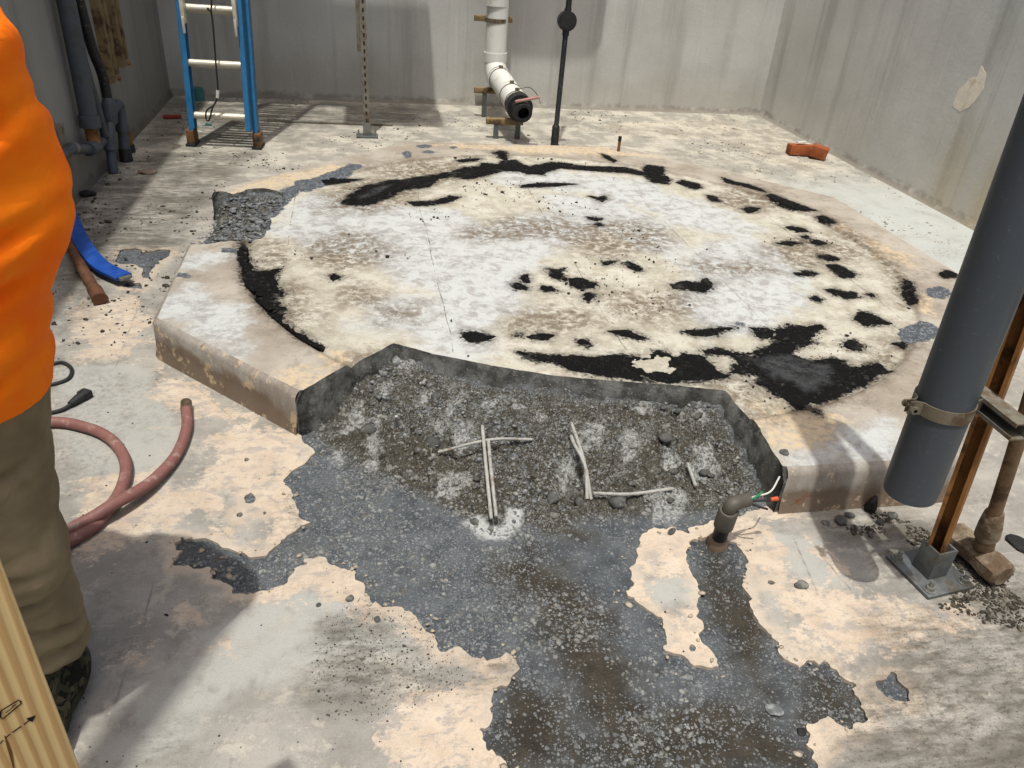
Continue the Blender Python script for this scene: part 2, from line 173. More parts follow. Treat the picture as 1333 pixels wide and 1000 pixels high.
[[-0.322,3.133],[-0.321,3.059],[-0.328,3.007],[-0.342,2.989],[-0.358,3.008],[-0.374,3.06],[-0.384,3.134],[-0.386,3.21],[-0.379,3.268],[-0.365,3.29],[-0.347,3.268],[-0.332,3.21]],
[[2.443,3.601],[2.488,3.269],[2.419,2.847],[2.288,2.573],[2.21,2.539],[2.359,2.935],[2.411,3.429]],
[[2.026,2.219],[1.762,2.012],[1.393,1.822],[1.391,1.867],[1.707,2.067],[2.034,2.279]]],"rimpeach":
 [[[-0.184,2.158],[-0.09,2.277],[-0.036,2.238],[-0.088,2.128],[-0.189,2.022]],
[[-0.338,2.075],[-0.257,2.21],[-0.181,2.111],[-0.222,2.024]],
[[-0.657,3.834],[-0.54,4.084],[-0.16,4.384],[-0.076,4.345],[-0.379,3.965]],
[[0.437,4.872],[1.445,4.926],[1.947,4.695],[1.093,4.716]],
[[2.455,3.51],[2.579,3.089],[2.533,2.904],[2.424,3.042]],
[[2.317,2.622],[2.373,2.546],[2.236,2.43],[2.207,2.479]],
[[1.083,1.723],[1.285,1.878],[1.459,1.756],[1.331,1.625],[1.147,1.603]]],"greyp":
 [[[1.077,1.452],[1.151,1.483],[1.222,1.36],[1.202,1.222],[1.113,1.232],[1.068,1.319]],
[[0.994,1.326],[1.044,1.293],[0.997,1.181],[0.942,1.175],[0.937,1.251]],
[[-0.402,1.756],[-0.318,1.731],[-0.265,1.586],[-0.319,1.548],[-0.405,1.63]],
[[0.698,1.304],[0.808,1.319],[0.812,1.252],[0.764,1.207],[0.687,1.216]]],"marks":
 [[[0.317,2.112],[0.272,2.002],[0.218,1.916],[0.208,1.932],[0.25,2.035],[0.306,2.129]],
[[0.083,2.183],[0.072,2.143],[0.051,2.122],[0.041,2.141],[0.051,2.182],[0.073,2.203]],
[[0.035,2.036],[0.03,1.932],[0.012,1.839],[-0.0,1.843],[0.004,1.941],[0.022,2.041]],
[[-0.023,2.088],[-0.038,2.033],[-0.062,1.994],[-0.072,2.008],[-0.058,2.062],[-0.033,2.103]],
[[0.409,2.042],[0.384,1.994],[0.353,1.967],[0.345,1.986],[0.369,2.033],[0.401,2.062]],
[[0.127,2.355],[0.156,2.333],[0.162,2.274],[0.14,2.238],[0.112,2.258],[0.105,2.316]],
[[0.281,1.936],[0.307,1.921],[0.309,1.873],[0.285,1.842],[0.26,1.856],[0.257,1.903]],
[[-0.105,1.927],[-0.085,1.922],[-0.077,1.89],[-0.089,1.863],[-0.108,1.868],[-0.116,1.9]],
[[0.582,1.776],[0.575,1.71],[0.554,1.648],[0.541,1.648],[0.547,1.711],[0.568,1.776]],
[[0.665,1.868],[0.685,1.871],[0.687,1.842],[0.669,1.811],[0.649,1.809],[0.647,1.837]],
[[0.19,1.718],[0.233,1.754],[0.28,1.753],[0.282,1.717],[0.239,1.683],[0.193,1.683]],
[[0.163,2.063],[0.177,2.096],[0.197,2.115],[0.204,2.1],[0.19,2.066],[0.17,2.048]],
[[0.424,2.06],[0.46,2.032],[0.487,1.988],[0.479,1.971],[0.444,1.998],[0.416,2.042]],
[[0.527,1.959],[0.543,1.953],[0.551,1.931],[0.542,1.915],[0.526,1.92],[0.518,1.942]],
[[0.673,1.876],[0.698,1.89],[0.706,1.861],[0.69,1.821],[0.666,1.808],[0.657,1.836]],
[[0.768,1.822],[0.797,1.831],[0.804,1.795],[0.781,1.753],[0.752,1.745],[0.745,1.779]],
[[1.068,1.937],[1.08,1.92],[1.07,1.884],[1.047,1.867],[1.034,1.884],[1.044,1.919]],
[[0.994,1.772],[1.036,1.772],[1.041,1.721],[1.005,1.672],[0.964,1.673],[0.958,1.722]],
[[0.789,1.587],[0.844,1.628],[0.888,1.609],[0.875,1.551],[0.82,1.512],[0.778,1.53]],
[[0.885,1.995],[0.903,1.995],[0.9,1.967],[0.88,1.941],[0.863,1.941],[0.865,1.968]],
[[0.905,1.777],[0.923,1.764],[0.917,1.729],[0.893,1.707],[0.875,1.719],[0.881,1.754]],
[[0.62,1.832],[0.595,1.739],[0.556,1.659],[0.541,1.665],[0.563,1.752],[0.604,1.839]]],"lines":
 [[[-0.519,1.454],[-0.513,1.329],[-0.52,1.183],[-0.523,1.045]],
[[1.143,1.399],[1.106,1.206]],
[[1.189,1.343],[1.203,1.214]],
[[-0.879,3.03],[-0.842,2.45]],
[[-0.472,1.713],[-0.358,1.561]],
[[-0.691,2.494],[-0.373,2.049]],
[[1.221,1.13],[1.197,0.911],[1.145,0.736]],
[[1.489,5.581],[2.022,6.304]]]}
rng = np.random.default_rng(7)
random.seed(7)
COL = sc.collection
# ------------------------------------------------------------------ helpers
def lin(c): 
    c = c / 255.
    return c / 12.92 if c <= .04045 else ((c + .055) / 1.055) ** 2.4
KA = .60
def C(r, g, b, k=KA): return (min(lin(r) * k * .985, .95), lin(g) * k, lin(b) * k * .955, 1)
def hash2(ix, iy, seed):
    h = (ix.astype(np.int64) * 374761393 + iy.astype(np.int64) * 668265263 + seed * 974711) & 0xffffffff
    h = ((h ^ (h >> 13)) * 1274126177) & 0xffffffff
    h = (h ^ (h >> 16)) & 0xffffff
    return h / float(0xffffff)
def vnoise(x, y, seed):
    ix = np.floor(x); iy = np.floor(y); fx = x - ix; fy = y - iy
    fx = fx * fx * (3 - 2 * fx); fy = fy * fy * (3 - 2 * fy)
    a = hash2(ix, iy, seed); b = hash2(ix + 1, iy, seed); c = hash2(ix, iy + 1, seed); d = hash2(ix + 1, iy + 1, seed)
    return (a + (b - a) * fx) * (1 - fy) + (c + (d - c) * fx) * fy
def fbm(x, y, freq, octv=4, seed=0, gain=.5):
    s = 0; a = 1; t = 0
    for i in range(octv):
        s = s + a * vnoise(x * freq + 17.3 * i, y * freq - 9.1 * i, seed + i); t += a; a *= gain; freq *= 2.03
    return s / t * 2 - 1
def sdf(poly, X, Y):
    """signed distance, positive inside"""
    P = np.asarray(poly, float); sh = X.shape; x = X.ravel(); y = Y.ravel()
    d = np.full(x.shape, 1e9); ins = np.zeros(x.shape, bool)
    n = len(P)
    for i in range(n):
        ax, ay = P[i]; bx, by = P[(i + 1) % n]
        ex, ey = bx - ax, by - ay; px, py = x - ax, y - ay
        t = np.clip((px * ex + py * ey) / (ex * ex + ey * ey + 1e-12), 0, 1)
        d = np.minimum(d, (px - t * ex) ** 2 + (py - t * ey) ** 2)
        if by != ay:
            c = ((ay > y) != (by > y)) & (x < (bx - ax) * (y - ay) / (by - ay) + ax); ins ^= c
    d = np.sqrt(d)
    return np.where(ins, d, -d).reshape(sh)
def sdfs(polys, X, Y):
    """distance to a set of outlines; far ones are culled by their boxes"""
    out = np.full(X.shape, -.5)
    for p in polys:
        q = np.asarray(p); m = (X > q[:, 0].min() - .3) & (X < q[:, 0].max() + .3) & (Y > q[:, 1].min() - .3) & (Y < q[:, 1].max() + .3)
        if m.any(): out[m] = np.maximum(out[m], sdf(p, X[m], Y[m]))
    return out
def sstep(a, b, x):
    t = np.clip((x - a) / (b - a), 0, 1); return t * t * (3 - 2 * t)
def raw_mesh(name, V, loops, counts, attrs=None, smooth=True):
    me = bpy.data.meshes.new(name); V = np.asarray(V, np.float32); loops = np.asarray(loops, np.int32); counts = np.asarray(counts, np.int32)
    me.vertices.add(len(V)); me.vertices.foreach_set('co', V.ravel())
    me.loops.add(len(loops)); me.loops.foreach_set('vertex_index', loops)
    me.polygons.add(len(counts)); st = np.concatenate([[0], np.cumsum(counts)[:-1]]).astype(np.int32)
    me.polygons.foreach_set('loop_start', st); me.polygons.foreach_set('loop_total', counts)
    me.update(calc_edges=True); me.validate()
    if smooth: me.polygons.foreach_set('use_smooth', np.ones(len(me.polygons), bool))
    for k, v in (attrs or {}).items():
        me.attributes.new(k, 'FLOAT', 'POINT').data.foreach_set('value', np.asarray(v, np.float32))
    return me
def link(name, me, mat=None, parent=None):
    o = bpy.data.objects.new(name, me); COL.objects.link(o)
    if mat is not None: me.materials.clear(); me.materials.append(mat)
    if parent is not None: o.parent = parent
    return o
def tag(o, label=None, cat=None, group=None, kind=None):
    if label: o['label'] = label
    if cat: o['category'] = cat
    if group: o['group'] = group
    if kind: o['kind'] = kind
    return o
def thing(name, label, cat, loc=(0, 0, 0), group=None):
    o = bpy.data.objects.new(name, None); COL.objects.link(o); o.location = loc; o.empty_display_size = .1
    return tag(o, label, cat, group)
def keep(child, parent):
    """parts are modelled in world coordinates: undo the parent's offset"""
    child.parent = parent; child.matrix_parent_inverse = Matrix.Translation(-parent.location)
    return child
def sheet(xs, ys, F, Z, keepmask=None):
    """marching squares: the part of the grid where F > 0, edges cut along F = 0.
       returns verts, loops, counts, contour segments (pairs of vertex ids, outside on the right)"""
    ny, nx = F.shape; ids = -np.ones(F.shape, np.int64); ins = F > 0
    X, Y = np.meshgrid(xs, ys)
    c00 = ins[:-1, :-1]; c10 = ins[:-1, 1:]; c11 = ins[1:, 1:]; c01 = ins[1:, :-1]
    n = c00.astype(int) + c10 + c11 + c01
    if keepmask is not None: n = np.where(keepmask, n, 0)
    full = n == 4; mix = (n > 0) & (n < 4)
    need = np.zeros(F.shape, bool)
    for a in (full, mix):
        need[:-1, :-1] |= a; need[:-1, 1:] |= a; need[1:, 1:] |= a; need[1:, :-1] |= a
    need &= ins
    ids[need] = np.arange(need.sum())
    V = [np.stack([X[need], Y[need], Z[need]], 1)]; nv = int(need.sum())
    j, i = np.nonzero(full)
    Q = np.stack([ids[j, i], ids[j, i + 1], ids[j + 1, i + 1], ids[j + 1, i]], 1)
    extra = []; cache = {}; loops = []; counts = []; segs = []
    def cross(a, b):
        k = (a, b) if a < b else (b, a)
        if k not in cache:
            fa, fb = F[a], F[b]; t = fa / (fa - fb); t = min(max(t, .02), .98)
            cache[k] = nv + len(extra)
            extra.append((X[a] + (X[b] - X[a]) * t, Y[a] + (Y[b] - Y[a]) * t, Z[a] + (Z[b] - Z[a]) * t))
        return cache[k]
    for jj, ii in zip(*np.nonzero(mix)):
        cs = [(jj, ii), (jj, ii + 1), (jj + 1, ii + 1), (jj + 1, ii)]; poly = []; isx = []
        for k in range(4):
            a, b = cs[k], cs[(k + 1) % 4]
            if ins[a]: poly.append(ids[a]); isx.append(False)
            if ins[a] != ins[b]: poly.append(cross(a, b)); isx.append(True)
        if len(poly) < 3: continue
        loops += poly; counts.append(len(poly))
        for k in range(len(poly)):
            if isx[k] and isx[(k + 1) % len(poly)]: segs.append((poly[k], poly[(k + 1) % len(poly)]))
    if extra: V.append(np.array(extra))
    V = np.concatenate(V); L = np.concatenate([Q.ravel(), np.array(loops, np.int64)]); Cn = np.concatenate([np.full(len(Q), 4), np.array(counts, np.int64)])
    return V, L, Cn, segs
def add_skirt(V, L, Cn, segs, drop):
    """edge of a sheet, straight down"""
    if not segs: return V, L, Cn
    s = np.array(segs); u = np.unique(s); m = {int(k): len(V) + i for i, k in enumerate(u)}; n_ = len(u)
    low = V[u].copy(); low[:, 2] -= drop                        # own top ring: the edge stays crisp
    q = np.array([[m[int(b)], m[int(a)], m[int(a)] + n_, m[int(b)] + n_] for a, b in segs])
    return np.concatenate([V, V[u], low]), np.concatenate([L, q.ravel()]), np.concatenate([Cn, np.full(len(q), 4)])
class MB:
    """collects shapes into one mesh"""
    def __init__(s): s.V = []; s.F = []
    def add(s, V, F):
        b = len(s.V); s.V += [tuple(v) for v in V]; s.F += [[b + i for i in f] for f in F]; return s
    def box(s, c, size, bev=.002, rot=None):
        bm = bmesh.new(); bmesh.ops.create_cube(bm, size=1)
        for v in bm.verts: v.co = Vector((v.co.x * size[0], v.co.y * size[1], v.co.z * size[2]))
        if bev: bmesh.ops.bevel(bm, geom=bm.edges[:], offset=min(bev, min(size) * .4), segments=2, affect='EDGES', profile=.6)
        M = rot if rot is not None else Matrix.Identity(3)
        bm.verts.ensure_lookup_table()
        V = [M @ v.co + Vector(c) for v in bm.verts]; F = [[v.index for v in f.verts] for f in bm.faces]; bm.free()
        return s.add(V, F)
    def tube(s, pts, rad, n=14, caps=True, hollow=0, sx=1.0):
        pts = [Vector(p) for p in pts]; N = len(pts); rads = rad if hasattr(rad, '__len__') else [rad] * N
        T = []
        for i in range(N):
            a = pts[max(i - 1, 0)]; b = pts[min(i + 1, N - 1)]; T.append((b - a).normalized())
        up = Vector((0, 0, 1)) if abs(T[0].z) < .9 else Vector((0, 1, 0)); u = T[0].cross(up).normalized(); V = []; F = []
        for i in range(N):
            u = (u - T[i] * u.dot(T[i])).normalized(); v = T[i].cross(u)
            for k in range(n):
                a = 2 * math.pi * k / n; V.append(pts[i] + (u * math.cos(a) * sx + v * math.sin(a)) * rads[i])
        for i in range(N - 1):
            for k in range(n): k2 = (k + 1) % n; F.append([i * n + k, i * n + k2, (i + 1) * n + k2, (i + 1) * n + k])
        if caps and not hollow: F.append(list(range(n))[::-1]); F.append([(N - 1) * n + k for k in range(n)])
        if hollow:                                              # open pipe: an inner wall as well
            b = len(V)
            for i in range(N):
                for k in range(n): V.append(pts[i] + (V[i * n + k] - pts[i]) * (1 - hollow))
            for k in range(n):
                k2 = (k + 1) % n; e = b + (N - 1) * n
                F.append([k2, k, b + k, b + k2]); F.append([(N - 1) * n + k, (N - 1) * n + k2, e + k2, e + k])
                for i in range(N - 1): F.append([b + i * n + k2, b + i * n + k, b + (i + 1) * n + k, b + (i + 1) * n + k2])
        return s.add(V, F)
    def extrude(s, prof, a, b, xdir):
        """closed 2-D outline swept from a to b; xdir is the outline's first axis"""
        a = Vector(a); b = Vector(b); t = (b - a).normalized(); x = Vector(xdir); x = (x - t * x.dot(t)).normalized(); y = t.cross(x); n = len(prof)
        V = [a + x * p + y * q for p, q in prof] + [b + x * p + y * q for p, q in prof]
        F = [[i, (i + 1) % n, n + (i + 1) % n, n + i] for i in range(n)] + [list(range(n))[::-1], list(range(n, 2 * n))]
        return s.add(V, F)
    def build(s, name, mat, parent=None, smooth=40):
        me = bpy.data.meshes.new(name); me.from_pydata([tuple(v) for v in s.V], [], s.F); me.update()
        bm = bmesh.new(); bm.from_mesh(me); bmesh.ops.recalc_face_normals(bm, faces=bm.faces); bm.to_mesh(me); bm.free()
        if smooth:
            me.polygons.foreach_set('use_smooth', np.ones(len(me.polygons), bool)); me.set_sharp_from_angle(angle=R_(smooth))
        o = link(name, me, mat)
        if parent is not None: keep(o, parent)
        return o
def curve(pts, n=8):
    """Catmull-Rom through points"""
    P = [Vector(p) for p in pts]; P = [P[0] * 2 - P[1]] + P + [P[-1] * 2 - P[-2]]; out = []
    for i in range(1, len(P) - 2):
        for k in range(n):
            t = k / n; a, b, c, d = P[i - 1], P[i], P[i + 1], P[i + 2]
            out.append(.5 * ((2 * b) + (c - a) * t + (2 * a - 5 * b + 4 * c - d) * t * t + (3 * b - a - 3 * c + d) * t ** 3))
    out.append(P[-2]); return out
def bend(a, b, c, r, n=6):
    """corner a-b-c rounded with radius r"""
    a, b, c = Vector(a), Vector(b), Vector(c); p = b + (a - b).normalized() * r; q = b + (c - b).normalized() * r
    return [((1 - t) ** 2) * p + 2 * t * (1 - t) * b + t * t * q for t in [k / n for k in range(n + 1)]]
STRUT = lambda w=.041, t=.0045, lip=.009: [(-w/2, w/2), (-w/2, -w/2), (w/2, -w/2), (w/2, w/2), (w/2 - lip, w/2), (w/2 - lip, w/2 - t), (w/2 - t, w/2 - t), (w/2 - t, -w/2 + t), (-w/2 + t, -w/2 + t), (-w/2 + t, w/2 - t), (-w/2 + lip, w/2 - t), (-w/2 + lip, w/2)]
# ------------------------------------------------------------------ material nodes
class N:
    def __init__(s, name, rough=.8, spec=.3, metal=0):
        m = bpy.data.materials.new(name); m.use_nodes = True; s.m = m; s.t = m.node_tree
        s.b = s.t.nodes['Principled BSDF']; s.b.inputs['Roughness'].default_value = rough; s.b.inputs['Metallic'].default_value = metal
        s.b.inputs['Specular IOR Level'].default_value = spec; s.pos = None
    def new(s, k): return s.t.nodes.new(k)
    def put(s, sock, v):
        if isinstance(v, bpy.types.NodeSocket): s.t.links.new(v, sock)
        elif isinstance(v, (int, float)) and sock.type in ('RGBA',): sock.default_value = (v, v, v, 1)
        else: sock.default_value = v
    def P(s, scale=None):
        if s.pos is None: s.pos = s.new('ShaderNodeNewGeometry').outputs['Position']
        if scale is None: return s.pos
        mp = s.new('ShaderNodeMapping'); mp.inputs['Scale'].default_value = scale; s.put(mp.inputs['Vector'], s.pos); return mp.outputs[0]
    def noise(s, scale, detail=4, rough=.55, dist=0, vec=None, stretch=None, off=0):
        n = s.new('ShaderNodeTexNoise'); n.inputs['Scale'].default_value = scale; n.inputs['Detail'].default_value = detail; n.inputs['Roughness'].default_value = rough; n.inputs['Distortion'].default_value = dist
        v = vec if vec is not None else s.P(stretch)
        if off:
            a = s.new('ShaderNodeVectorMath'); a.operation = 'ADD'; s.put(a.inputs[0], v); a.inputs[1].default_value = (off, off * 1.7, -off); v = a.outputs[0]
        s.put(n.inputs['Vector'], v); return n.outputs['Fac']
    def vor(s, scale, out='Distance', feature='F1', stretch=None, rnd=1):
        n = s.new('ShaderNodeTexVoronoi'); n.feature = feature; n.inputs['Scale'].default_value = scale; n.inputs['Randomness'].default_value = rnd
        s.put(n.inputs['Vector'], s.P(stretch)); return n.outputs[out]
    def attr(s, name):
        a = s.new('ShaderNodeAttribute'); a.attribute_name = name; return a.outputs['Fac']
    def math(s, op, a, b=0., c=0., clamp=False):
        n = s.new('ShaderNodeMath'); n.operation = op; n.use_clamp = clamp; s.put(n.inputs[0], a); s.put(n.inputs[1], b)
        if op in ('MULTIPLY_ADD', 'SMOOTH_MIN'): s.put(n.inputs[2], c)
        return n.outputs[0]
    def mr(s, v, a, b, c=0., d=1., smooth=True):
        n = s.new('ShaderNodeMapRange'); n.interpolation_type = 'SMOOTHSTEP' if smooth else 'LINEAR'
        for i, q in enumerate((v, a, b, c, d)): s.put(n.inputs[i], q)
        return n.outputs[0]
    def mix(s, f, a, b, mode='MIX'):
        n = s.new('ShaderNodeMix'); n.data_type = 'RGBA'; n.blend_type = mode; s.put(n.inputs[0], f); s.put(n.inputs[6], a); s.put(n.inputs[7], b); return n.outputs[2]
    def mask(s, name, amp, wid, scale, detail=6, off=0, bias=0., rough=.6):
        """ragged edge along an outline: distance + noise, then a threshold"""
        nz = s.noise(scale, detail, rough, off=off); d = s.math('MULTIPLY_ADD', s.math('SUBTRACT', nz, .5), amp, s.attr(name))
        return s.mr(d, -wid - bias, wid - bias)
    def sep(s, i):
        n = s.new('ShaderNodeSeparateXYZ'); s.put(n.inputs[0], s.P()); return n.outputs[i]
    def bump(s, h, dist=.002, strength=1., prev=None):
        n = s.new('ShaderNodeBump'); n.inputs['Distance'].default_value = dist; n.inputs['Strength'].default_value = strength; s.put(n.inputs['Height'], h)
        if prev is not None: s.put(n.inputs['Normal'], prev)
        return n.outputs[0]
    def done(s, col, rough=None, normal=None):
        s.put(s.b.inputs['Base Color'], col)
        if rough is not None: s.put(s.b.inputs['Roughness'], rough)
        if normal is not None: s.put(s.b.inputs['Normal'], normal)
        return s.m
def simple(name, col, rough=.6, spec=.3, metal=0, var=.25, scale=30, bump=.0, dirt=None, dscale=14, dthr=.55, stretch=None):
    """plain coloured material with wear: tone variation, optional dirt patches and bump"""
    n = N(name, rough, spec, metal); nz = n.noise(scale, 5, .6, stretch=stretch); a = n.noise(scale * .17, 3, .5, off=3.1)
    k = n.mr(n.math('ADD', n.math('MULTIPLY', nz, .6), n.math('MULTIPLY', a, .4)), .3, .7, 1 - var, 1 + var * .6, smooth=False)
    c = n.mix(1., col, n.mix(0., k, k), 'MULTIPLY')
    if dirt is not None: c = n.mix(n.mr(n.noise(dscale, 6, .65, off=5.5), dthr - .08, dthr + .1), c, dirt)
    nm = n.bump(n.noise(scale * 4, 4, .6, stretch=stretch), bump) if bump else None
    r = n.mr(nz, .3, .7, max(rough - .12, .05), min(rough + .12, 1))
    return n.done(c, r, nm)
def coat_material():
    n = N('worn_floor_coating', .6, .35)
    big = n.noise(1.7, 4, .6); mid = n.noise(7, 6, .62, off=2); fine = n.noise(60, 5, .65, off=4); grain = n.noise(260, 3, .6, off=8)
    st = n.noise(5, 7, .7, stretch=(1, 2, 1), off=1.5)
    c = n.mix(n.mr(mid, .35, .65), C(154, 150, 144), C(180, 176, 169)); c = n.mix(n.mr(n.noise(11, 10, .72, off=81), .545, .59, 0, .5), c, C(210, 202, 188)); c = n.mix(n.mr(n.noise(20, 9, .74, off=83), .55, .60, 0, .45), c, C(140, 134, 126))
    c = n.mix(n.mr(st, .52, .62, 0, .45), c, C(142, 138, 133))
    pale = n.mask('pale', .16, .02, 4, off=11)
    c = n.mix(n.math('MULTIPLY', pale, n.mr(n.noise(18, 6, .6, off=3), .25, .55)), c, C(184, 183, 178))
    # worn through to the peach coat below: broken, flaky edges
    pk = n.math('MULTIPLY_ADD', n.math('SUBTRACT', n.noise(8, 9, .74, off=21), .5), .50, n.attr('peach'))
    pk = n.math('MULTIPLY_ADD', n.math('SUBTRACT', n.noise(46, 6, .7, stretch=(1, 2.2, 1), off=27), .5), .12, pk)
    pm = n.mr(pk, -.010, .018)
    pc = n.mix(n.mr(n.noise(12, 6, .6, off=31), .3, .7), C(204, 185, 165), C(221, 206, 188))
    pc = n.mix(n.mr(n.noise(16, 8, .75, stretch=(1, 1.8, 1), off=33), .50, .57, 0, .75), pc, C(172, 165, 160)); pc = n.mix(n.mr(n.noise(50, 7, .75, off=35), .55, .68, 0, .6), pc, C(150, 142, 134))
    c = n.mix(pm, c, pc)
    edge = n.mr(n.math('MULTIPLY_ADD', n.math('SUBTRACT', n.noise(22, 6, .65, off=15), .5), .09, n.attr('edge')), .012, .045, 1, 0)
    c = n.mix(n.math('MULTIPLY', edge, .6), c, C(218, 199, 178))
    lip = n.mr(n.attr('edge'), .001, .004, 1, 0); c = n.mix(n.math('MULTIPLY', lip, n.mr(mid, .56, .64, 0, .6)), c, C(245, 236, 222))
    # rubbed streaks and thin scratches
    scr = n.mr(n.noise(3.2, 9, .8, .6, stretch=(1, 7, 1), off=41), .60, .63); c = n.mix(n.math('MULTIPLY', scr, .35), c, C(222, 205, 184))
    # rear of the enclosure: flaking, dusty
    far = n.mr(n.math('MULTIPLY_ADD', n.math('SUBTRACT', big, .5), 1.6, n.sep(1)), 3.6, 5.2)
    fl = n.mr(n.noise(5, 9, .68, off=51), .44, .58); fc = n.mix(fl, C(168, 164, 154), C(216, 209, 195))
    fc = n.mix(n.mr(n.noise(14, 8, .72, off=55), .58, .66, 0, .6), fc, C(122, 116, 106)); fc = n.mix(n.mr(n.noise(3.4, 9, .74, off=57), .50, .64, 0, .6), fc, C(126, 121, 112)); fc = n.mix(n.mr(n.noise(6, 10, .78, off=59), .60, .65, 0, .8), fc, C(70, 66, 60))
    c = n.mix(n.math('MULTIPLY', far, .75), c, fc)
    rt = n.math('MULTIPLY', n.mr(n.sep(0), 2.55, 2.9), n.mr(n.sep(1), 5.2, 4.2)); c = n.mix(n.math('MULTIPLY', rt, n.mr(mid, .3, .5, .55, .95)), c, C(198, 201, 198))
    # dirt: soft film plus specks
    dm = n.mask('dirt', .24, .09, 3.2, off=61, rough=.62)
    film = n.mr(n.noise(11, 8, .75, stretch=(1.5, 4, 1), off=63), .38, .68); c = n.mix(n.math('MULTIPLY', dm, n.math('MULTIPLY', film, .9)), c, C(78, 73, 64))
    sm = n.mr(n.noise(2.4, 6, .62, stretch=(.8, 3.4, 1), off=65), .44, .60); c = n.mix(n.math('MULTIPLY', dm, n.math('MULTIPLY', sm, .62)), c, C(92, 86, 76))
    sp = n.mr(n.noise(120, 5, .75, off=67), .56, .63); c = n.mix(n.math('MULTIPLY', n.mr(dm, 0, 1, .1, .85), sp), c, C(66, 62, 54))
    gen = n.mr(n.noise(2.3, 6, .65, off=71), .5, .7); c = n.mix(n.math('MULTIPLY', gen, n.mr(fine, .45, .6, 0, .55)), c, C(120, 113, 103))
    ln = n.mr(n.attr('line'), .0012, .0045, 1, 0); c = n.mix(n.math('MULTIPLY', ln, n.mr(mid, .4, .55, .15, .6)), c, C(112, 106, 99))
    spk = n.mr(n.vor(55), .1, .17, 1, 0); rnd = n.new('ShaderNodeSeparateColor'); n.put(rnd.inputs[0], n.vor(55, 'Color'))
    c = n.mix(n.math('MULTIPLY', spk, n.mr(rnd.outputs[0], .965, .97)), c, C(48, 46, 44))
    c = n.mix(1., c, n.mr(grain, .25, .75, .86, 1.12, smooth=False), 'MULTIPLY')
    r = n.mr(mid, .3, .7, .45, .75)
    nm = n.bump(n.math('ADD', n.math('MULTIPLY', fine, .7), n.math('MULTIPLY', grain, .3)), .0012); nm = n.bump(pm, .0012, -1., nm)
    return n.done(c, r, nm)
def substrate_material():
    n = N('broken_concrete', .9, .12)
    big = n.noise(2.2, 5, .6); mid = n.noise(14, 6, .65, off=3); fine = n.noise(90, 6, .7, off=5); gr = n.noise(330, 3, .7, off=9)
    blue = n.mix(n.mr(mid, .3, .7), C(82, 87, 93), C(112, 117, 122)); mudc = n.mix(n.mr(mid, .3, .7), C(62, 58, 52), C(84, 79, 71))
    mm = n.mask('mud', .34, .06, 6, 8, off=12, rough=.7); c = n.mix(mm, blue, mudc)
    rec = n.attr('recess'); rc = n.mix(n.mr(fine, .3, .7), C(58, 55, 48), C(100, 95, 85)); rc = n.mix(n.mr(n.noise(11, 9, .75, off=14), .56, .66, 0, .8), rc, C(140, 140, 136)); rc = n.mix(n.mr(n.noise(20, 9, .78, off=16), .53, .60, 0, .8), rc, C(46, 44, 40)); rc = n.mix(n.mr(n.noise(34, 8, .78, off=116), .555, .60, 0, .85), rc, C(158, 157, 152)); c = n.mix(n.mr(rec, .0, .05), c, rc); mk = n.mask('marks', .15, .010, 20, 9, off=37, rough=.78, bias=.006); c = n.mix(n.math('MULTIPLY', mk, n.mr(fine, .38, .58, .1, .85)), c, C(196, 197, 196))  # recess contrast partly paints crevice shade and lit faces into the colour
    # exposed aggregate, three sizes
    zone = n.math('SUBTRACT', n.mr(n.noise(4.5, 6, .68, off=17), .32, .62), n.math('MULTIPLY', mm, .28))
    for sc_, lo, tone in ((62, .26, .88), (110, .30, .95), (220, .34, 1.02)):
        ad = n.new('ShaderNodeVectorMath'); ad.operation = 'MULTIPLY_ADD'
        nz = n.new('ShaderNodeTexNoise'); nz.inputs['Scale'].default_value = sc_ * .9; n.put(nz.inputs['Vector'], n.P()); n.put(ad.inputs[0], nz.outputs['Color']); ad.inputs[1].default_value = (.6 / sc_,) * 3; n.put(ad.inputs[2], n.P())
        v = n.new('ShaderNodeTexVoronoi'); v.inputs['Scale'].default_value = sc_; n.put(v.inputs['Vector'], ad.outputs[0])
        s_ = n.new('ShaderNodeSeparateColor'); n.put(s_.inputs[0], v.outputs['Color'])
        on = n.math('MULTIPLY', n.mr(v.outputs['Distance'], lo, lo + .12, 1, 0), n.mr(n.math('MULTIPLY_ADD', zone, .55, s_.outputs[0]), .84, .90))
        ac = n.mix(s_.outputs[1], C(112 * tone, 118 * tone, 124 * tone), C(160, 163, 165)); c = n.mix(n.math('MULTIPLY', on, .8), c, ac)
    cm = n.mask('cement', .05, .010, 24, 7, off=19, rough=.7, bias=.010); c = n.mix(n.math('MULTIPLY', cm, n.mr(mid, .25, .5, .65, 1)), c, C(200, 202, 203))
    c = n.mix(1., c, n.mr(gr, .25, .75, .75, 1.25, smooth=False), 'MULTIPLY')
    dust = n.mr(n.noise(3.1, 6, .7, off=23), .56, .72, 0, .5); c = n.mix(dust, c, C(100, 98, 94))
    nm = n.bump(n.math('ADD', n.math('ADD', fine, n.math('MULTIPLY', gr, .5)), n.math('MULTIPLY', n.vor(120), -.6)), .006)
    return n.done(c, n.mr(mid, .3, .7, .8, 1.), nm)
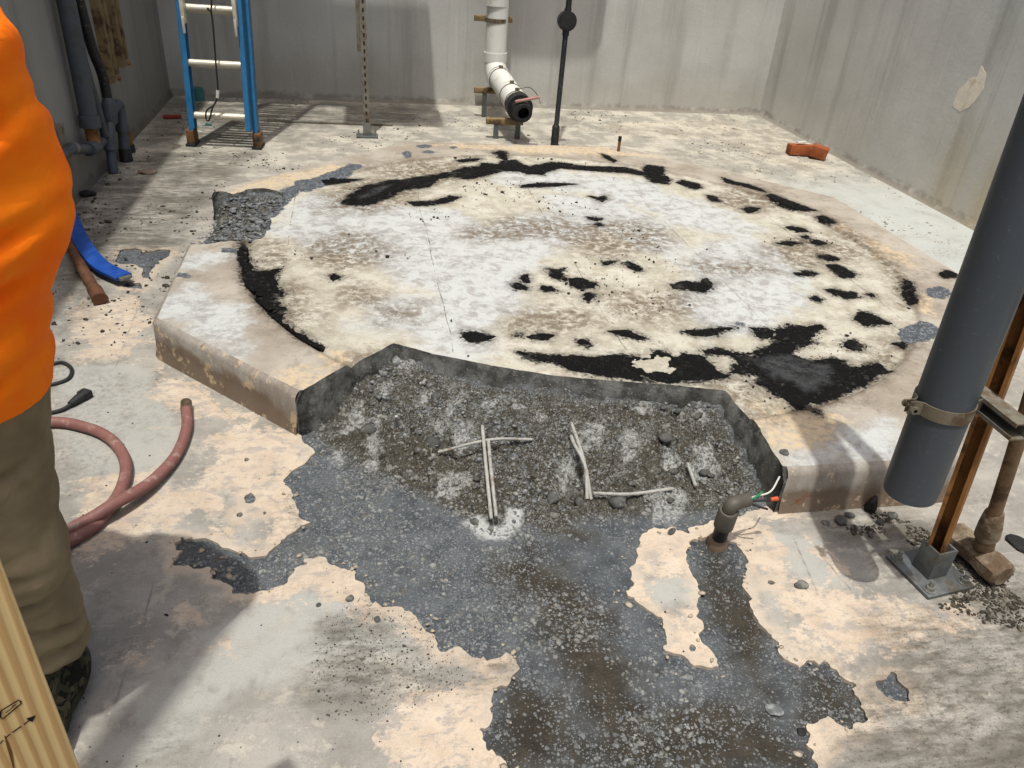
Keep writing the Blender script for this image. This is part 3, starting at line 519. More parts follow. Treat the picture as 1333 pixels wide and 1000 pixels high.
def plinth_material():
    n = N('plinth_top_paint', .62, .3)
    mid = n.noise(6, 6, .62); fine = n.noise(45, 6, .68, off=2); gr = n.noise(230, 4, .7, off=4); blot = n.noise(13, 7, .7, off=6)
    # rim round the disc
    rim = n.mix(n.mr(n.noise(4, 5, .6, off=8), .35, .65), C(166, 156, 143), C(190, 182, 171)); rim = n.mix(n.mr(n.noise(9, 8, .72, .5, off=9), .52, .62, 0, .6), rim, C(148, 136, 122)); rim = n.mix(n.mr(n.noise(28, 9, .76, off=109), .58, .64, 0, .5), rim, C(122, 110, 100))
    # disc
    dsc = n.mix(n.mr(mid, .3, .7), C(196, 191, 176), C(216, 212, 200))
    yl = n.mr(n.noise(13, 9, .76, off=13), .46, .60); dsc = n.mix(n.math('MULTIPLY', yl, .6), dsc, C(166, 157, 139))
    hair = n.mr(n.noise(22, 10, .84, 1.6, off=15), .56, .62); dsc = n.mix(n.math('MULTIPLY', hair, n.mr(mid, .35, .6, .15, .8)), dsc, C(118, 105, 90))
    ind = n.attr('disc'); c = n.mix(n.mr(ind, -.004, .004), rim, dsc)
    wm = n.mask('white', .50, .06, 5, 9, off=17, rough=.72); wc = n.mix(n.mr(n.noise(16, 9, .76, .4, off=45), .45, .62), C(207, 210, 211), C(170, 169, 168)); wc = n.mix(n.mr(n.noise(26, 10, .84, 1.4, off=47), .585, .635, 0, .6), wc, C(132, 124, 116)); c = n.mix(n.math('MULTIPLY', wm, n.mr(fine, .25, .5, .55, .97)), c, wc)
    pm = n.mask('rimpeach', .34, .02, 9, 9, off=19, rough=.72); c = n.mix(n.math('MULTIPLY', pm, n.mr(fine, .40, .55, .1, .95)), c, n.mix(mid, C(222, 200, 164), C(210, 190, 164)))
    # grime
    bm_ = n.mask('brown', .42, .10, 6, 8, off=21, rough=.7, bias=.03); g = n.mr(n.noise(30, 9, .8, .4, off=23), .40, .56)
    c = n.mix(n.math('MULTIPLY', bm_, n.math('MULTIPLY', g, .95)), c, n.mix(blot, C(136, 121, 101), C(92, 81, 69)))
    sp = n.mr(n.noise(150, 6, .8, off=25), .58, .66); c = n.mix(n.math('MULTIPLY', n.math('MULTIPLY', sp, n.mr(blot, .42, .62, .08, .8)), n.mr(ind, -.02, .05, .25, 1)), c, C(72, 66, 60))
    # tar haze: thin black staining round the patches
    th = n.mr(n.math('MULTIPLY_ADD', n.math('SUBTRACT', n.noise(40, 8, .78, off=27), .5), .16, n.attr('tar')), -.06, .03); c = n.mix(n.math('MULTIPLY', th, .7), c, C(70, 58, 46)); t2 = n.mr(n.math('MULTIPLY_ADD', n.math('SUBTRACT', n.noise(70, 6, .72, off=127), .5), .17, n.attr('tar')), -.012, .0); c = n.mix(n.math('MULTIPLY', t2, .95), c, C(20, 20, 20))
    rng_ = n.mr(n.math('MULTIPLY_ADD', n.math('SUBTRACT', n.noise(8, 6, .7, off=29), .5), .09, n.math('ABSOLUTE', ind)), -.01, .022, 1, 0); c = n.mix(n.math('MULTIPLY', rng_, .6), c, C(106, 90, 74))
    jn = n.math('MINIMUM', n.math('ABSOLUTE', n.math('SUBTRACT', n.math('FRACT', n.math('MULTIPLY', n.math('ADD', n.sep(0), n.math('MULTIPLY', n.noise(3, 2, .5, off=77), .03)), 1.64)), .5)), 1.)
    c = n.mix(n.math('MULTIPLY', n.mr(jn, .002, .0045, 1, 0), n.math('MULTIPLY', n.mr(ind, 0, .01), n.mr(blot, .44, .58, 0, .8))), c, C(90, 82, 74))
    bare = n.mask('bare', .075, .004, 26, 8, off=31, rough=.7); bc = n.mix(n.mr(n.vor(110), .15, .5), C(168, 172, 176), C(84, 90, 98)); c = n.mix(bare, c, n.mix(n.mr(fine, .45, .6), bc, C(76, 81, 88)))
    c = n.mix(1., c, n.mr(gr, .25, .75, .84, 1.12, smooth=False), 'MULTIPLY')
    nm = n.bump(n.math('ADD', n.math('MULTIPLY', fine, .8), n.math('MULTIPLY', gr, .4)), .0016); nm = n.bump(bare, .004, -1., nm)
    return n.done(c, n.mr(blot, .3, .7, .5, .85), nm)
def side_material():
    n = N('plinth_side_paint', .7, .25)
    z = n.sep(2); v = n.noise(14, 6, .65, stretch=(1, 1, .25)); b = n.noise(7, 5, .6, off=3)
    c = n.mix(n.mr(v, .35, .65), C(150, 140, 130), C(178, 172, 166)); c = n.mix(n.mr(n.math('MULTIPLY_ADD', n.math('SUBTRACT', b, .5), .16, z), .06, .1, .85, 0), c, C(128, 108, 90))
    c = n.mix(n.mr(n.noise(16, 7, .7, off=7), .57, .62, 0, .8), c, C(214, 190, 158)); c = n.mix(n.mr(n.noise(5, 7, .7, off=12), .62, .7), c, C(132, 84, 48))
    c = n.mix(1., c, n.mr(n.noise(160, 4, .7), .25, .75, .85, 1.12, smooth=False), 'MULTIPLY')
    return n.done(c, .7, n.bump(n.noise(60, 6, .7), .002))
def cut_material():
    n = N('saw_cut_concrete', .85, .2)
    a = n.noise(20, 7, .7); c = n.mix(n.mr(a, .35, .65), C(84, 84, 82), C(150, 151, 148)); v = n.vor(70); c = n.mix(n.mr(v, .14, .24, .7, 0), c, C(176, 178, 178))
    c = n.mix(n.mr(n.noise(5, 5, .6, off=4), .45, .62, 0, .6), c, C(70, 67, 60))
    return n.done(c, .85, n.bump(n.noise(60, 8, .8), .010))
def tar_material(name='black_tar', lightgrey=False):
    n = N(name, .5, .12)
    a = n.noise(40, 7, .7); c = n.mix(n.mr(a, .45, .75), C(6, 6, 6), C(20, 20, 20))
    g = n.mask('grey', .06, .02, 14, off=3); c = n.mix(n.math('MULTIPLY', g, n.mr(n.noise(26, 8, .75, off=33), .35, .6, .15, .9)), c, C(70, 72, 75))
    sp = n.mr(n.noise(190, 3, .6, off=6), .70, .73); c = n.mix(sp, c, C(130, 126, 118))
    c = n.mix(n.mr(n.noise(9, 8, .76, off=8), .56, .70, 0, .45), c, C(84, 80, 74)); c = n.mix(n.mr(n.noise(60, 5, .75, off=18), .60, .68, 0, .7), c, C(104, 100, 94))
    return n.done(c, n.mr(a, .35, .65, .55, .9), n.bump(n.math('ADD', a, n.noise(150, 5, .7)), .003))
def wall_material(name, seedoff=0., yellow=0., tone=1.):
    n = N(name, .65, .3)
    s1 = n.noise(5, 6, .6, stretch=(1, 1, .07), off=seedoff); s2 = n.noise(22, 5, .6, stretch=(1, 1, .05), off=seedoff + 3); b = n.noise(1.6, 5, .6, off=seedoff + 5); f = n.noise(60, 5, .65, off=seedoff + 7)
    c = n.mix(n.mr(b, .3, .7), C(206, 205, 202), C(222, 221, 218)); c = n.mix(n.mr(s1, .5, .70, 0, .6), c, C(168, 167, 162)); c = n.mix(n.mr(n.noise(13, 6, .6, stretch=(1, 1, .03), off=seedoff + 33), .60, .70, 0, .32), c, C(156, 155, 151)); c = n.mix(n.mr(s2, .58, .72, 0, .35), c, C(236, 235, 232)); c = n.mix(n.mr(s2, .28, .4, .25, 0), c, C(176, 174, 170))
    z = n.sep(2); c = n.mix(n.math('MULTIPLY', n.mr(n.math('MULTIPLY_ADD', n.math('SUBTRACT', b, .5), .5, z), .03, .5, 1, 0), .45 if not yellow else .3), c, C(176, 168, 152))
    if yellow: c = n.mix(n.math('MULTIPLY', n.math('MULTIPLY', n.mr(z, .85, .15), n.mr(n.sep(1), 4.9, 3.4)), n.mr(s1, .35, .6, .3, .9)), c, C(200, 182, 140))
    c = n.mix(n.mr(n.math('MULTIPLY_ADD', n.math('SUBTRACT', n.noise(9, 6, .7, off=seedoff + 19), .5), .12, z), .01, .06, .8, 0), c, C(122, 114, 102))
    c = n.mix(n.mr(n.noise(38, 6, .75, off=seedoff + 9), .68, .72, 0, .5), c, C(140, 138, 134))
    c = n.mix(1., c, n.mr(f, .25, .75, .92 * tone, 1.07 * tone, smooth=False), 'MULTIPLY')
    return n.done(c, n.mr(b, .3, .7, .5, .75), n.bump(n.math('ADD', n.math('MULTIPLY', f, .4), n.noise(14, 4, .6, off=2)), .002))
M = {}
M['coat'] = coat_material(); M['sub'] = substrate_material(); M['top'] = plinth_material(); M['side'] = side_material(); M['cut'] = cut_material(); M['tar'] = tar_material()
M['wall_b'] = wall_material('grey_wall_paint_rear', 0, 0., .98); M['wall_r'] = wall_material('grey_wall_paint_right', 13, 1., 1.08); M['wall_l'] = wall_material('shaded_wall_paint_left', 29, 0., .56)  # left copy of the wall paint carries its shade as a darker tone
M['galv'] = simple('galvanised_steel', C(168, 168, 164), .45, .5, .75, .3, 40, .0004, C(130, 112, 88), 20, .62)
M['oldsteel'] = simple('dull_galvanised_steel', C(150, 146, 134), .6, .4, .35, .3, 40, .0006, C(120, 96, 66), 12, .56)
M['rust'] = simple('rusted_strut_steel', C(176, 122, 66), .75, .3, .1, .5, 26, .001, C(92, 62, 38), 10, .54, (1, 1, .3))
M['tanstrut'] = simple('tan_painted_strut', C(158, 134, 96), .7, .3, 0, .3, 30, .0006, C(88, 70, 48), 12, .55)
M['plate'] = simple('zinc_base_plate', C(122, 126, 128), .5, .4, .5, .25, 40, .0005, C(104, 98, 88), 20, .58)
M['pvc_grey'] = simple('dark_grey_pvc', C(74, 81, 90), .5, .4, 0, .14, 9, .0004, C(118, 121, 124), 95, .675, (1, 1, .45))
M['pvc_wall'] = simple('grey_pvc_wall_pipe', C(78, 86, 97), .55, .4, 0, .2, 16, .0003, C(70, 70, 68), 14, .58)
M['pvc_white'] = simple('white_pvc', C(236, 236, 232), .4, .5, 0, .08, 12, .0002, C(196, 184, 156), 7, .64, (1, 1, .3))
M['blackrub'] = simple('black_rubber', C(34, 35, 37), .55, .4, 0, .4, 30, .0006, C(70, 70, 68), 60, .62)
M['blackpost'] = simple('black_dusty_conduit', C(38, 40, 43), .6, .35, 0, .4, 24, .0006, C(150, 150, 146), 90, .66)
M['blue'] = simple('blue_fibreglass', C(44, 112, 160, .7), .45, .4, 0, .2, 20, .0003, C(60, 96, 124), 16, .66)
M['alu'] = simple('aluminium_rung', C(214, 206, 190, .8), .45, .5, .3, .15, 40, .0003)
M['shoe'] = simple('ladder_shoe', C(138, 100, 66), .6, .3, .3, .3, 40, .0005, C(60, 54, 48), 24, .55)
M['bluemetal'] = simple('blue_painted_steel', C(26, 78, 168), .4, .5, 0, .25, 26, .0005, C(110, 130, 160), 60, .66)
M['hose'] = simple('red_rubber_hose', C(146, 100, 94), .65, .35, 0, .22, 30, .0006, C(176, 150, 140), 26, .6)
M['brick'] = simple('terracotta_brick', C(168, 92, 52), .85, .2, 0, .3, 30, .002, C(196, 150, 120), 24, .64)
M['rebar'] = simple('grey_rebar', C(186, 185, 181), .75, .3, .2, .35, 90, .0012, C(130, 98, 70), 40, .63)
M['hwood'] = simple('weathered_handle_wood', C(150, 122, 92), .8, .2, 0, .35, 30, .001, C(92, 74, 58), 12, .52, (3, 3, .4))
M['hsteel'] = simple('dusty_hammer_steel', C(124, 104, 84), .85, .2, .1, .4, 24, .003, C(160, 146, 126), 16, .52)
M['stick'] = simple('brown_wood_handle', C(112, 74, 52), .75, .25, 0, .35, 30, .001, C(70, 48, 36), 14, .55)
M['rock'] = simple('concrete_chip', C(92, 92, 90), .9, .2, 0, .4, 60, .002, C(140, 138, 132), 40, .58)
M['dark'] = simple('dark_chip', C(36, 35, 35), .7, .3, 0, .4, 60, .002)
M['stones'] = simple('aggregate_stone', C(112, 116, 120), .85, .2, 0, .5, 22, .001, C(158, 160, 161), 55, .56)
M['palestone'] = simple('pale_aggregate', C(156, 157, 155), .85, .2, 0, .5, 30, .001, C(104, 102, 96), 40, .5)
M['dirtgrit'] = simple('dirt_and_grit', C(72, 68, 60), .95, .1, 0, .5, 40, .002, C(132, 124, 110), 30, .56)
M['bandsteel'] = simple('clamp_steel', C(150, 140, 122), .5, .5, .6, .3, 30, .0005, C(112, 92, 70), 22, .56)
for k, c in (('green', (30, 140, 84)), ('whitewire', (225, 222, 214)), ('orangenut', (226, 92, 46)), ('pink', (186, 138, 130)), ('teal', (58, 126, 124)), ('red', (150, 52, 40)), ('cord', (40, 41, 43)), ('conduit', (92, 88, 80)), ('mortar', (150, 128, 108)), ('sky_steel', (120, 124, 128)), ('rope', (30, 30, 32)), ('ply', (170, 140, 104))):
    M[k] = simple(k + '_finish', C(*c), .6, .35, 0, .25, 40, .0004)
# ------------------------------------------------------------------ floor: coating sheet over broken concrete
def axis(lo, a, b, hi, fine, coarse):
    l = np.arange(a, lo, -coarse)[::-1]; m = np.arange(a, b, fine)[1:]; h = np.arange(b, hi + coarse, coarse); h[-1] = hi if h[-1] > hi else h[-1]
    l[0] = lo; return np.concatenate([l, m, h])
WX0, WX1, WY1 = -1.45, 3.6, 6.75
OC = (.99, 3.23); OA = 1.71; OS = OA * math.tan(math.pi / 8)
def octd(X, Y, a=OA):
    """distance inside the octagonal plinth outline"""
    x = np.abs(X - OC[0]); y = np.abs(Y - OC[1]); s = math.sqrt(.5)
    return np.minimum(np.minimum(a - x, a - y), a - (x + y) * s)
DC = (.965, 3.215); DR = 1.452
xs = axis(WX0, -.95, 2.3, WX1, .0075, .022); ys = axis(-2.4, .45, 2.55, WY1, .0075, .022)
X, Y = np.meshgrid(xs, ys)
oct_ = octd(X, Y)
ragf = lambda x, y: fbm(x, y, 28, 5, 3, .66) * .018 + fbm(x, y, 9, 3, 9) * .007 + fbm(x, y, 64, 2, 13) * .006
rag = ragf(X, Y)
E = sdf(DATA['exposed'], X, Y)
for hp in DATA['holes']: E = np.maximum(E, sdfs([hp], X, Y))
E = E + rag
Fcoat = -E
# cove of dirt where the plinth meets the floor is hidden by the plinth itself
cc = .25 * (oct_[:-1, :-1] + oct_[1:, :-1] + oct_[:-1, 1:] + oct_[1:, 1:])
Zc = fbm(X, Y, 2.2, 3, 40) * .0016
V, L, Cn, segs = sheet(xs, ys, Fcoat, Zc, cc < .04)
nb = len(V); V, L, Cn = add_skirt(V, L, Cn, segs, .013)
vx, vy = V[:, 0], V[:, 1]
edge = -np.maximum(sdf(DATA['exposed'], vx, vy), sdfs(DATA['holes'], vx, vy)) - ragf(vx, vy)
def polyline(ls, x, y):
    d = np.full(x.shape, 1.)
    for l in ls:
        for (ax, ay), (bx, by) in zip(l[:-1], l[1:]):
            ex, ey = bx - ax, by - ay; t = np.clip(((x - ax) * ex + (y - ay) * ey) / (ex * ex + ey * ey), 0, 1); d = np.minimum(d, np.hypot(x - ax - t * ex, y - ay - t * ey))
    return d
at = {'edge': np.clip(edge, -.05, .5), 'line': polyline(DATA['lines'], vx, vy), 'peach': np.minimum(sdfs(DATA['peach'], vx, vy), -sdfs(DATA['greyp'], vx, vy)), 'pale': sdfs(DATA['pale'], vx, vy), 'dirt': sdfs(DATA['dirt'], vx, vy)}
# exposed concrete: rough height field, climbing into the chopped-out corner of the plinth
def subz(x, y):
    o = octd(x, y); cut = sdf(DATA['cut'], x, y); brk = sdf(DATA['brk'], x, y)
    n1 = fbm(x, y, 7, 5, 21, .55); n2 = fbm(x, y, 34, 4, 25, .6); n3 = fbm(x, y, 110, 2, 29)
    z = -.0075 + n1 * .0025 + n2 * .0025 + n3 * .0015
    z = z - .016 * sstep(-.02, .05, sdfs([DATA['mud'][2]], x, y)) * (1 + n2)
    inc = sstep(0, .09, o) * sstep(-.04, .0, cut)
    rid = 1 - np.abs(fbm(x, y, 11, 4, 31, .55)) * 2.2; zr = .010 + .080 * sstep(.02, .42, o) + n1 * .040 + rid * .022 + np.abs(n2) * .030 - .024 + n3 * .005
    z = np.where(cut > -.05, z * (1 - inc) + zr * inc, z)
    zb = .012 + .11 * sstep(-.02, .30, o); zb = np.where(o > .0, np.maximum(zb, (.142 - .75 * np.maximum(brk, 0)) * sstep(0, .05, o)), zb) + n1 * .016 + np.abs(n2) * .012 - .004; ib = sstep(-.05, .06, o) * sstep(-.02, .0, brk)
    return np.where(brk > -.03, np.maximum(z * (1 - ib) + zb * ib, -.02), z)
need = (E > -.03) & ((oct_ < .03) | (sdf(DATA['cut'], X, Y) > -.03))
Zs = subz(X, Y)
Fs = np.where(need, 1., -1.)
n4 = (Fs[:-1, :-1] > 0) & (Fs[1:, :-1] > 0) & (Fs[:-1, 1:] > 0) & (Fs[1:, 1:] > 0)
Vs, Ls, Cs, _ = sheet(xs, ys, Fs, Zs, n4)
def sub_attrs(x, y):
    return {'mud': sdfs(DATA['mud'], x, y), 'cement': sdfs(DATA['cement'], x, y), 'marks': sdfs(DATA['marks'], x, y), 'recess': np.clip(np.maximum(np.minimum(octd(x, y), sdf(DATA['cut'], x, y)), np.minimum(octd(x, y) + .05, sdf(DATA['brk'], x, y))), -.5, .5)}
floor = link('floor', raw_mesh('floor', Vs, Ls, Cs, sub_attrs(Vs[:, 0], Vs[:, 1])), M['sub']); tag(floor, 'broken blue-grey concrete floor slab with loose aggregate', kind='structure')
coat = link('coating', raw_mesh('coating', V, L, Cn, at), M['coat'], floor)
slab = MB().box((1.0, 2.0, -.12), (7.4, 11.4, .17), 0).build('slab_base', M['sub'], floor)
# ------------------------------------------------------------------ plinth
plinth = thing('concrete_plinth', 'low octagonal concrete plinth with tar-stained white disc and chopped-out front corner', 'plinth', (OC[0], OC[1], 0))
g = .0095
px_ = np.arange(OC[0] - OA - .05, OC[0] + OA + .05, g); py_ = np.arange(OC[1] - OA - .05, OC[1] + OA + .05, g)
X, Y = np.meshgrid(px_, py_)
CH = .02
cutd = sdf(DATA['cut'], X, Y) + fbm(X, Y, 26, 5, 50, .6) * .0045; brkd = sdf(DATA['brk'], X, Y) + fbm(X, Y, 14, 5, 52, .6) * .035
oct_ = octd(X, Y) - CH - np.maximum(0, fbm(X, Y, 12, 4, 57) - .45) * .03
Fp = np.minimum(oct_, -np.maximum(cutd, brkd))
cd = DR + fbm(X, Y, 3, 3, 60) * .012 - np.hypot(X - DC[0], Y - DC[1])
Zp = .15 - .011 * sstep(-.004, .008, cd) + fbm(X, Y, 5, 4, 62) * .0016 + fbm(X, Y, 40, 3, 64) * .0007
gap = np.exp(-((cd - .012) / .014) ** 2) * sstep(.15, -.35, X - .1) * sstep(3.5, 3.1, Y); Zp = Zp - .016 * gap
V, L, Cn, segs = sheet(px_, py_, Fp, Zp)
vx, vy = V[:, 0], V[:, 1]
tarsd = np.minimum(sdfs(DATA['tar'], vx, vy), -sdfs([DATA['tarhole']], vx, vy) - .05)
at = {'disc': DR + fbm(vx, vy, 3, 3, 60) * .012 - np.hypot(vx - DC[0], vy - DC[1]), 'white': sdfs(DATA['white'], vx, vy), 'brown': np.maximum(sdfs(DATA['brown'], vx, vy), sdfs([DATA['targrey2']], vx, vy) + .06), 'bare': sdfs(DATA['bare'], vx, vy), 'rimpeach': sdfs(DATA['rimpeach'], vx, vy), 'tar': tarsd}
keep(link('top_surface', raw_mesh('top_surface', V, L, Cn, at), M['top']), plinth)
# sides: chamfer + painted face on the outline, raw face along the cuts
gx = (octd(V[:, 0] + .002, V[:, 1]) - octd(V[:, 0] - .002, V[:, 1])) / .004; gy = (octd(V[:, 0], V[:, 1] + .002) - octd(V[:, 0], V[:, 1] - .002)) / .004
isoct = (octd(V[:, 0], V[:, 1]) < CH + .02) & (np.maximum(sdf(DATA['cut'], V[:, 0], V[:, 1]), sdf(DATA['brk'], V[:, 0], V[:, 1])) < -.006)
sv = []; sf = []; cv = []; cf = []; bf = []; smap = {}; cmap = {}
def side_v(i):
    if i not in smap:
        smap[i] = len(sv); x, y, z = V[i]; o = octd(np.array([x]), np.array([y]))[0]; jx, jy = -gx[i], -gy[i]
        for k, zz in ((0, z), (.6, z - .008), (1, z - .022), (1, .07), (1.06, .03), (1.25, -.012)):
            e = o * min(k, 1) + max(0, k - 1) * .05; sv.append((x + jx * e, y + jy * e, zz))
    return smap[i]
cnrm = lambda x, y: fbm(np.array([x]), np.array([y]), 16, 4, 70)[0]
cx0 = sdf(DATA['cut'], V[:, 0], V[:, 1]); h_ = .003
def cgrad(x, y):
    q = np.array([x + h_, x - h_, x, x]); r = np.array([y, y, y + h_, y - h_]); d = np.maximum(sdf(DATA['cut'], q, r), sdf(DATA['brk'], q, r)); v = Vector(((d[0] - d[1]), (d[2] - d[3]), 0)); return v.normalized() if v.length > 1e-6 else Vector((0, 0, 0))
def cut_v(i):
    if i not in cmap:
        cmap[i] = len(cv); x, y, z = V[i]; gdir = cgrad(x, y); o = octd(np.array([x]), np.array([y]))[0]; oo = o if o < CH + .03 else 0.
        for k in range(6):
            zz = z - (z + .02) * k / 5; e = 0 if k == 0 else .003 + .016 * k / 5 + fbm(np.array([x + zz * 3]), np.array([y - zz * 2]), 24, 4, 71, .6)[0] * .011
            kk = oo * min(1, k); cv.append((x + gdir.x * e * (oo == 0) - gx[i] * kk, y + gdir.y * e * (oo == 0) - gy[i] * kk, zz))
    return cmap[i]
for a, b in segs:
    if isoct[a] and isoct[b]:
        p, q = side_v(a), side_v(b)
        for k in range(5): sf.append((q + k, p + k, p + k + 1, q + k + 1))
    else:
        p, q = cut_v(a), cut_v(b)
        for k in range(5): (bf if V[a][1] > 2.9 else cf).append((q + k, p + k, p + k + 1, q + k + 1))
for nm_, vv, ff, mm_ in (('side_face', sv, sf, 'side'), ('cut_face', cv, cf, 'cut'), ('broken_face', cv, bf, 'cut')):
    ff = np.array(ff); us, inv = np.unique(ff, return_inverse=True); vv = np.array(vv)[us]; ff = inv.reshape(ff.shape); keep(link(nm_, raw_mesh(nm_, vv, ff.ravel(), np.full(len(ff), 4)), M[mm_]), plinth)
# rubble slope in the broken rear-left corner
bx = np.arange(-.95, -.2, .011); by = np.arange(2.95, 4.1, .011); X, Y = np.meshgrid(bx, by)
Fb = np.minimum(np.minimum(octd(X, Y) + .06 + fbm(X, Y, 14, 4, 80) * .02, sdf(DATA['brk'], X, Y) + .05), 1.)
V, L, Cn, _ = sheet(bx, by, Fb, subz(X, Y) - .004)
keep(link('broken_corner', raw_mesh('broken_corner', V, L, Cn, sub_attrs(V[:, 0], V[:, 1])), M['sub']), plinth)
# tar patches, each a lumpy film with a ragged edge
for k, tp in enumerate(DATA['tar']):
    q = np.array(tp); lo = q.min(0) - .05; hi = q.max(0) + .05; st = max(.0038, min(.008, math.sqrt(float(np.prod(hi - lo)) / 16000)))
    gx_ = np.arange(lo[0], hi[0], st); gy_ = np.arange(lo[1], hi[1], st); X, Y = np.meshgrid(gx_, gy_)
    F = sdf(tp, X, Y) + fbm(X, Y, 26, 5, 100 + k, .66) * .022 + fbm(X, Y, 85, 3, 160 + k) * .007 + .003
    if k == 14: F = np.minimum(F, -sdf(DATA['tarhole'], X, Y) + fbm(X, Y, 26, 4, 99) * .015)
    F = np.minimum(F, np.minimum(octd(X, Y) - .03, -np.maximum(sdf(DATA['cut'], X, Y), sdf(DATA['brk'], X, Y)) - .004))
    big_ = np.prod(hi - lo) > .12; F = F - np.maximum(0, fbm(X, Y, 22, 4, 300 + k, .66) - (.10 if big_ else .26)) * (.13 if big_ else .12)
    if (F > 0).sum() < 6: continue
    cd = DR + fbm(X, Y, 3, 3, 60) * .012 - np.hypot(X - DC[0], Y - DC[1]); base = .15 - .011 * sstep(-.004, .008, cd) + fbm(X, Y, 5, 4, 62) * .0016
    Z = base + .0012 + np.clip(F, 0, .03) * .12 + np.abs(fbm(X, Y, 50, 4, 130 + k)) * .004 * sstep(0, .02, F)
    V, L, Cn, segs = sheet(gx_, gy_, F, Z); V, L, Cn = add_skirt(V, L, Cn, segs, .012)
    keep(link('tar_patch', raw_mesh('tar_patch', V, L, Cn, {'grey': np.maximum(sdfs([DATA['targrey']], V[:, 0], V[:, 1]), sdfs([DATA['targrey2']], V[:, 0], V[:, 1]) - .10)}), M['tar']), plinth)
# ------------------------------------------------------------------ walls with a coved foot
def wall(name, label, a, b, nrm, mat, hgt=3.4):
    prof = [(0, hgt), (0, .05), (.003, .03), (.010, .015), (.022, .005), (.035, -.004)]
    prof = [(0, hgt)] + [(0, z) for z in np.linspace(hgt, .05, 12)[1:-1]] + prof[1:] + [(-.2, -.03), (-.2, hgt)]
    a = Vector(a); b = Vector(b); n = Vector(nrm); V = []; F = []; NS = 40; m = len(prof)
    for i in range(NS + 1):
        p = a.lerp(b, i / NS)
        for d, z in prof: V.append(p + n * d + Vector((0, 0, z)))
    for i in range(NS):
        for k in range(m): F.append([i * m + k, i * m + (k + 1) % m, (i + 1) * m + (k + 1) % m, (i + 1) * m + k])
    F.append(list(range(m))); F.append([NS * m + k for k in range(m)][::-1])
    mb = MB().add(V, F); o = mb.build(name, mat, None, 35); return tag(o, label, 'wall')
wb = wall('concrete_wall', 'grey painted rear wall behind the white pipe, streaked and partly shaded', (WX0, WY1, 0), (WX1, WY1, 0), (0, -1, 0), M['wall_b'])
wr = wall('concrete_wall', 'grey painted wall on the right with a peeled peach patch', (WX1, WY1, 0), (WX1, -2.4, 0), (-1, 0, 0), M['wall_r'])
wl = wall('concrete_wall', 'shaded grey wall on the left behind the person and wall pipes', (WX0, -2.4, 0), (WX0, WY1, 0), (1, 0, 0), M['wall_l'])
# peeled patch on the right wall: bare peach plaster with a lifted paint lip
pl = [(4.25, .843), (4.2, .813), (4.174, .733), (4.202, .641), (4.29, .577), (4.372, .595), (4.366, .687), (4.31, .759), (4.255, .782)]
gx_ = np.arange(4.1, 4.45, .008); gz_ = np.arange(.5, .92, .008); X, Y = np.meshgrid(gx_, gz_)
M['plaster'] = simple('bare_peach_plaster', C(232, 222, 208, .8), .85, .2, 0, .2, 30, .001, C(222, 200, 160), 9, .60)
V, L, Cn, segs = sheet(gx_, gz_, sdf(pl, X, Y) + fbm(X, Y, 30, 4, 5) * .012, np.zeros_like(X) + .0012); V, L, Cn = add_skirt(V, L, Cn, segs, .002)
V = np.stack([WX1 - V[:, 2], V[:, 0], V[:, 1]], 1)
pp = link('peeled_patch', raw_mesh('peeled_patch', V, L, Cn), M['plaster'], wr)
# ------------------------------------------------------------------ unseen things added overhead, out of the frame, to cast shade
pf = thing('shade_platform', 'unseen steel platform above the ladder, shaped to shade the rear corner', 'platform', (-.6, 6.2, 0))  # unseen deck, its outline laid out from the shade it casts
MB().box((-.9, 6.27, 3.06), (1.05, .95, .06), .004).build('deck', M['sky_steel'], pf)
MB().box((.0, 5.62, 3.06), (.74, 1.0, .06), .004).build('deck', M['sky_steel'], pf)
MB().box((-.52, 5.78, 3.0), (1.8, .06, .06), .004).build('beam', M['sky_steel'], pf)
for x in (-1.38, -.45): MB().box((x, 6.72, 2.7), (.05, .05, .7), .003).build('wall_bracket', M['sky_steel'], pf)
dk = thing('shade_hood', 'unseen rounded metal hood added high up to shade the rear wall', 'hood', (1.42, 6.45, 2.6))  # unseen shade caster, rounded to give the shadow on the rear wall
pr = []
for cx_, cz_, a0 in ((1.83 - .2, 2.6 + .2, -90), (1.83 - .02, 3.5, 0), (1.0 + .02, 3.5, 90), (1.0 + .1, 2.6 + .1, 180)):
    r_ = .2 if a0 == -90 else (.1 if a0 == 180 else .02)
    pr += [(cx_ + r_ * math.cos(R_(a0 + t)), cz_ + r_ * math.sin(R_(a0 + t))) for t in range(0, 91, 15)]
MB().extrude([(p, q) for p, q in pr], (0, 6.15, 0), (0, 6.74, 0), (1, 0, 0)).build('hood_body', M['galv'], dk)
for o in dk.children:
    for v in o.data.vertices: v.co.z = v.co.z if v.co.z > 0 else -v.co.z
bm_ = thing('shade_plank', 'unseen timber plank on a tall post, added to cast a band on the floor', 'plank', (-.9, -.3, 0))  # unseen board added for the soft shade band on the near floor
M['pine'] = None
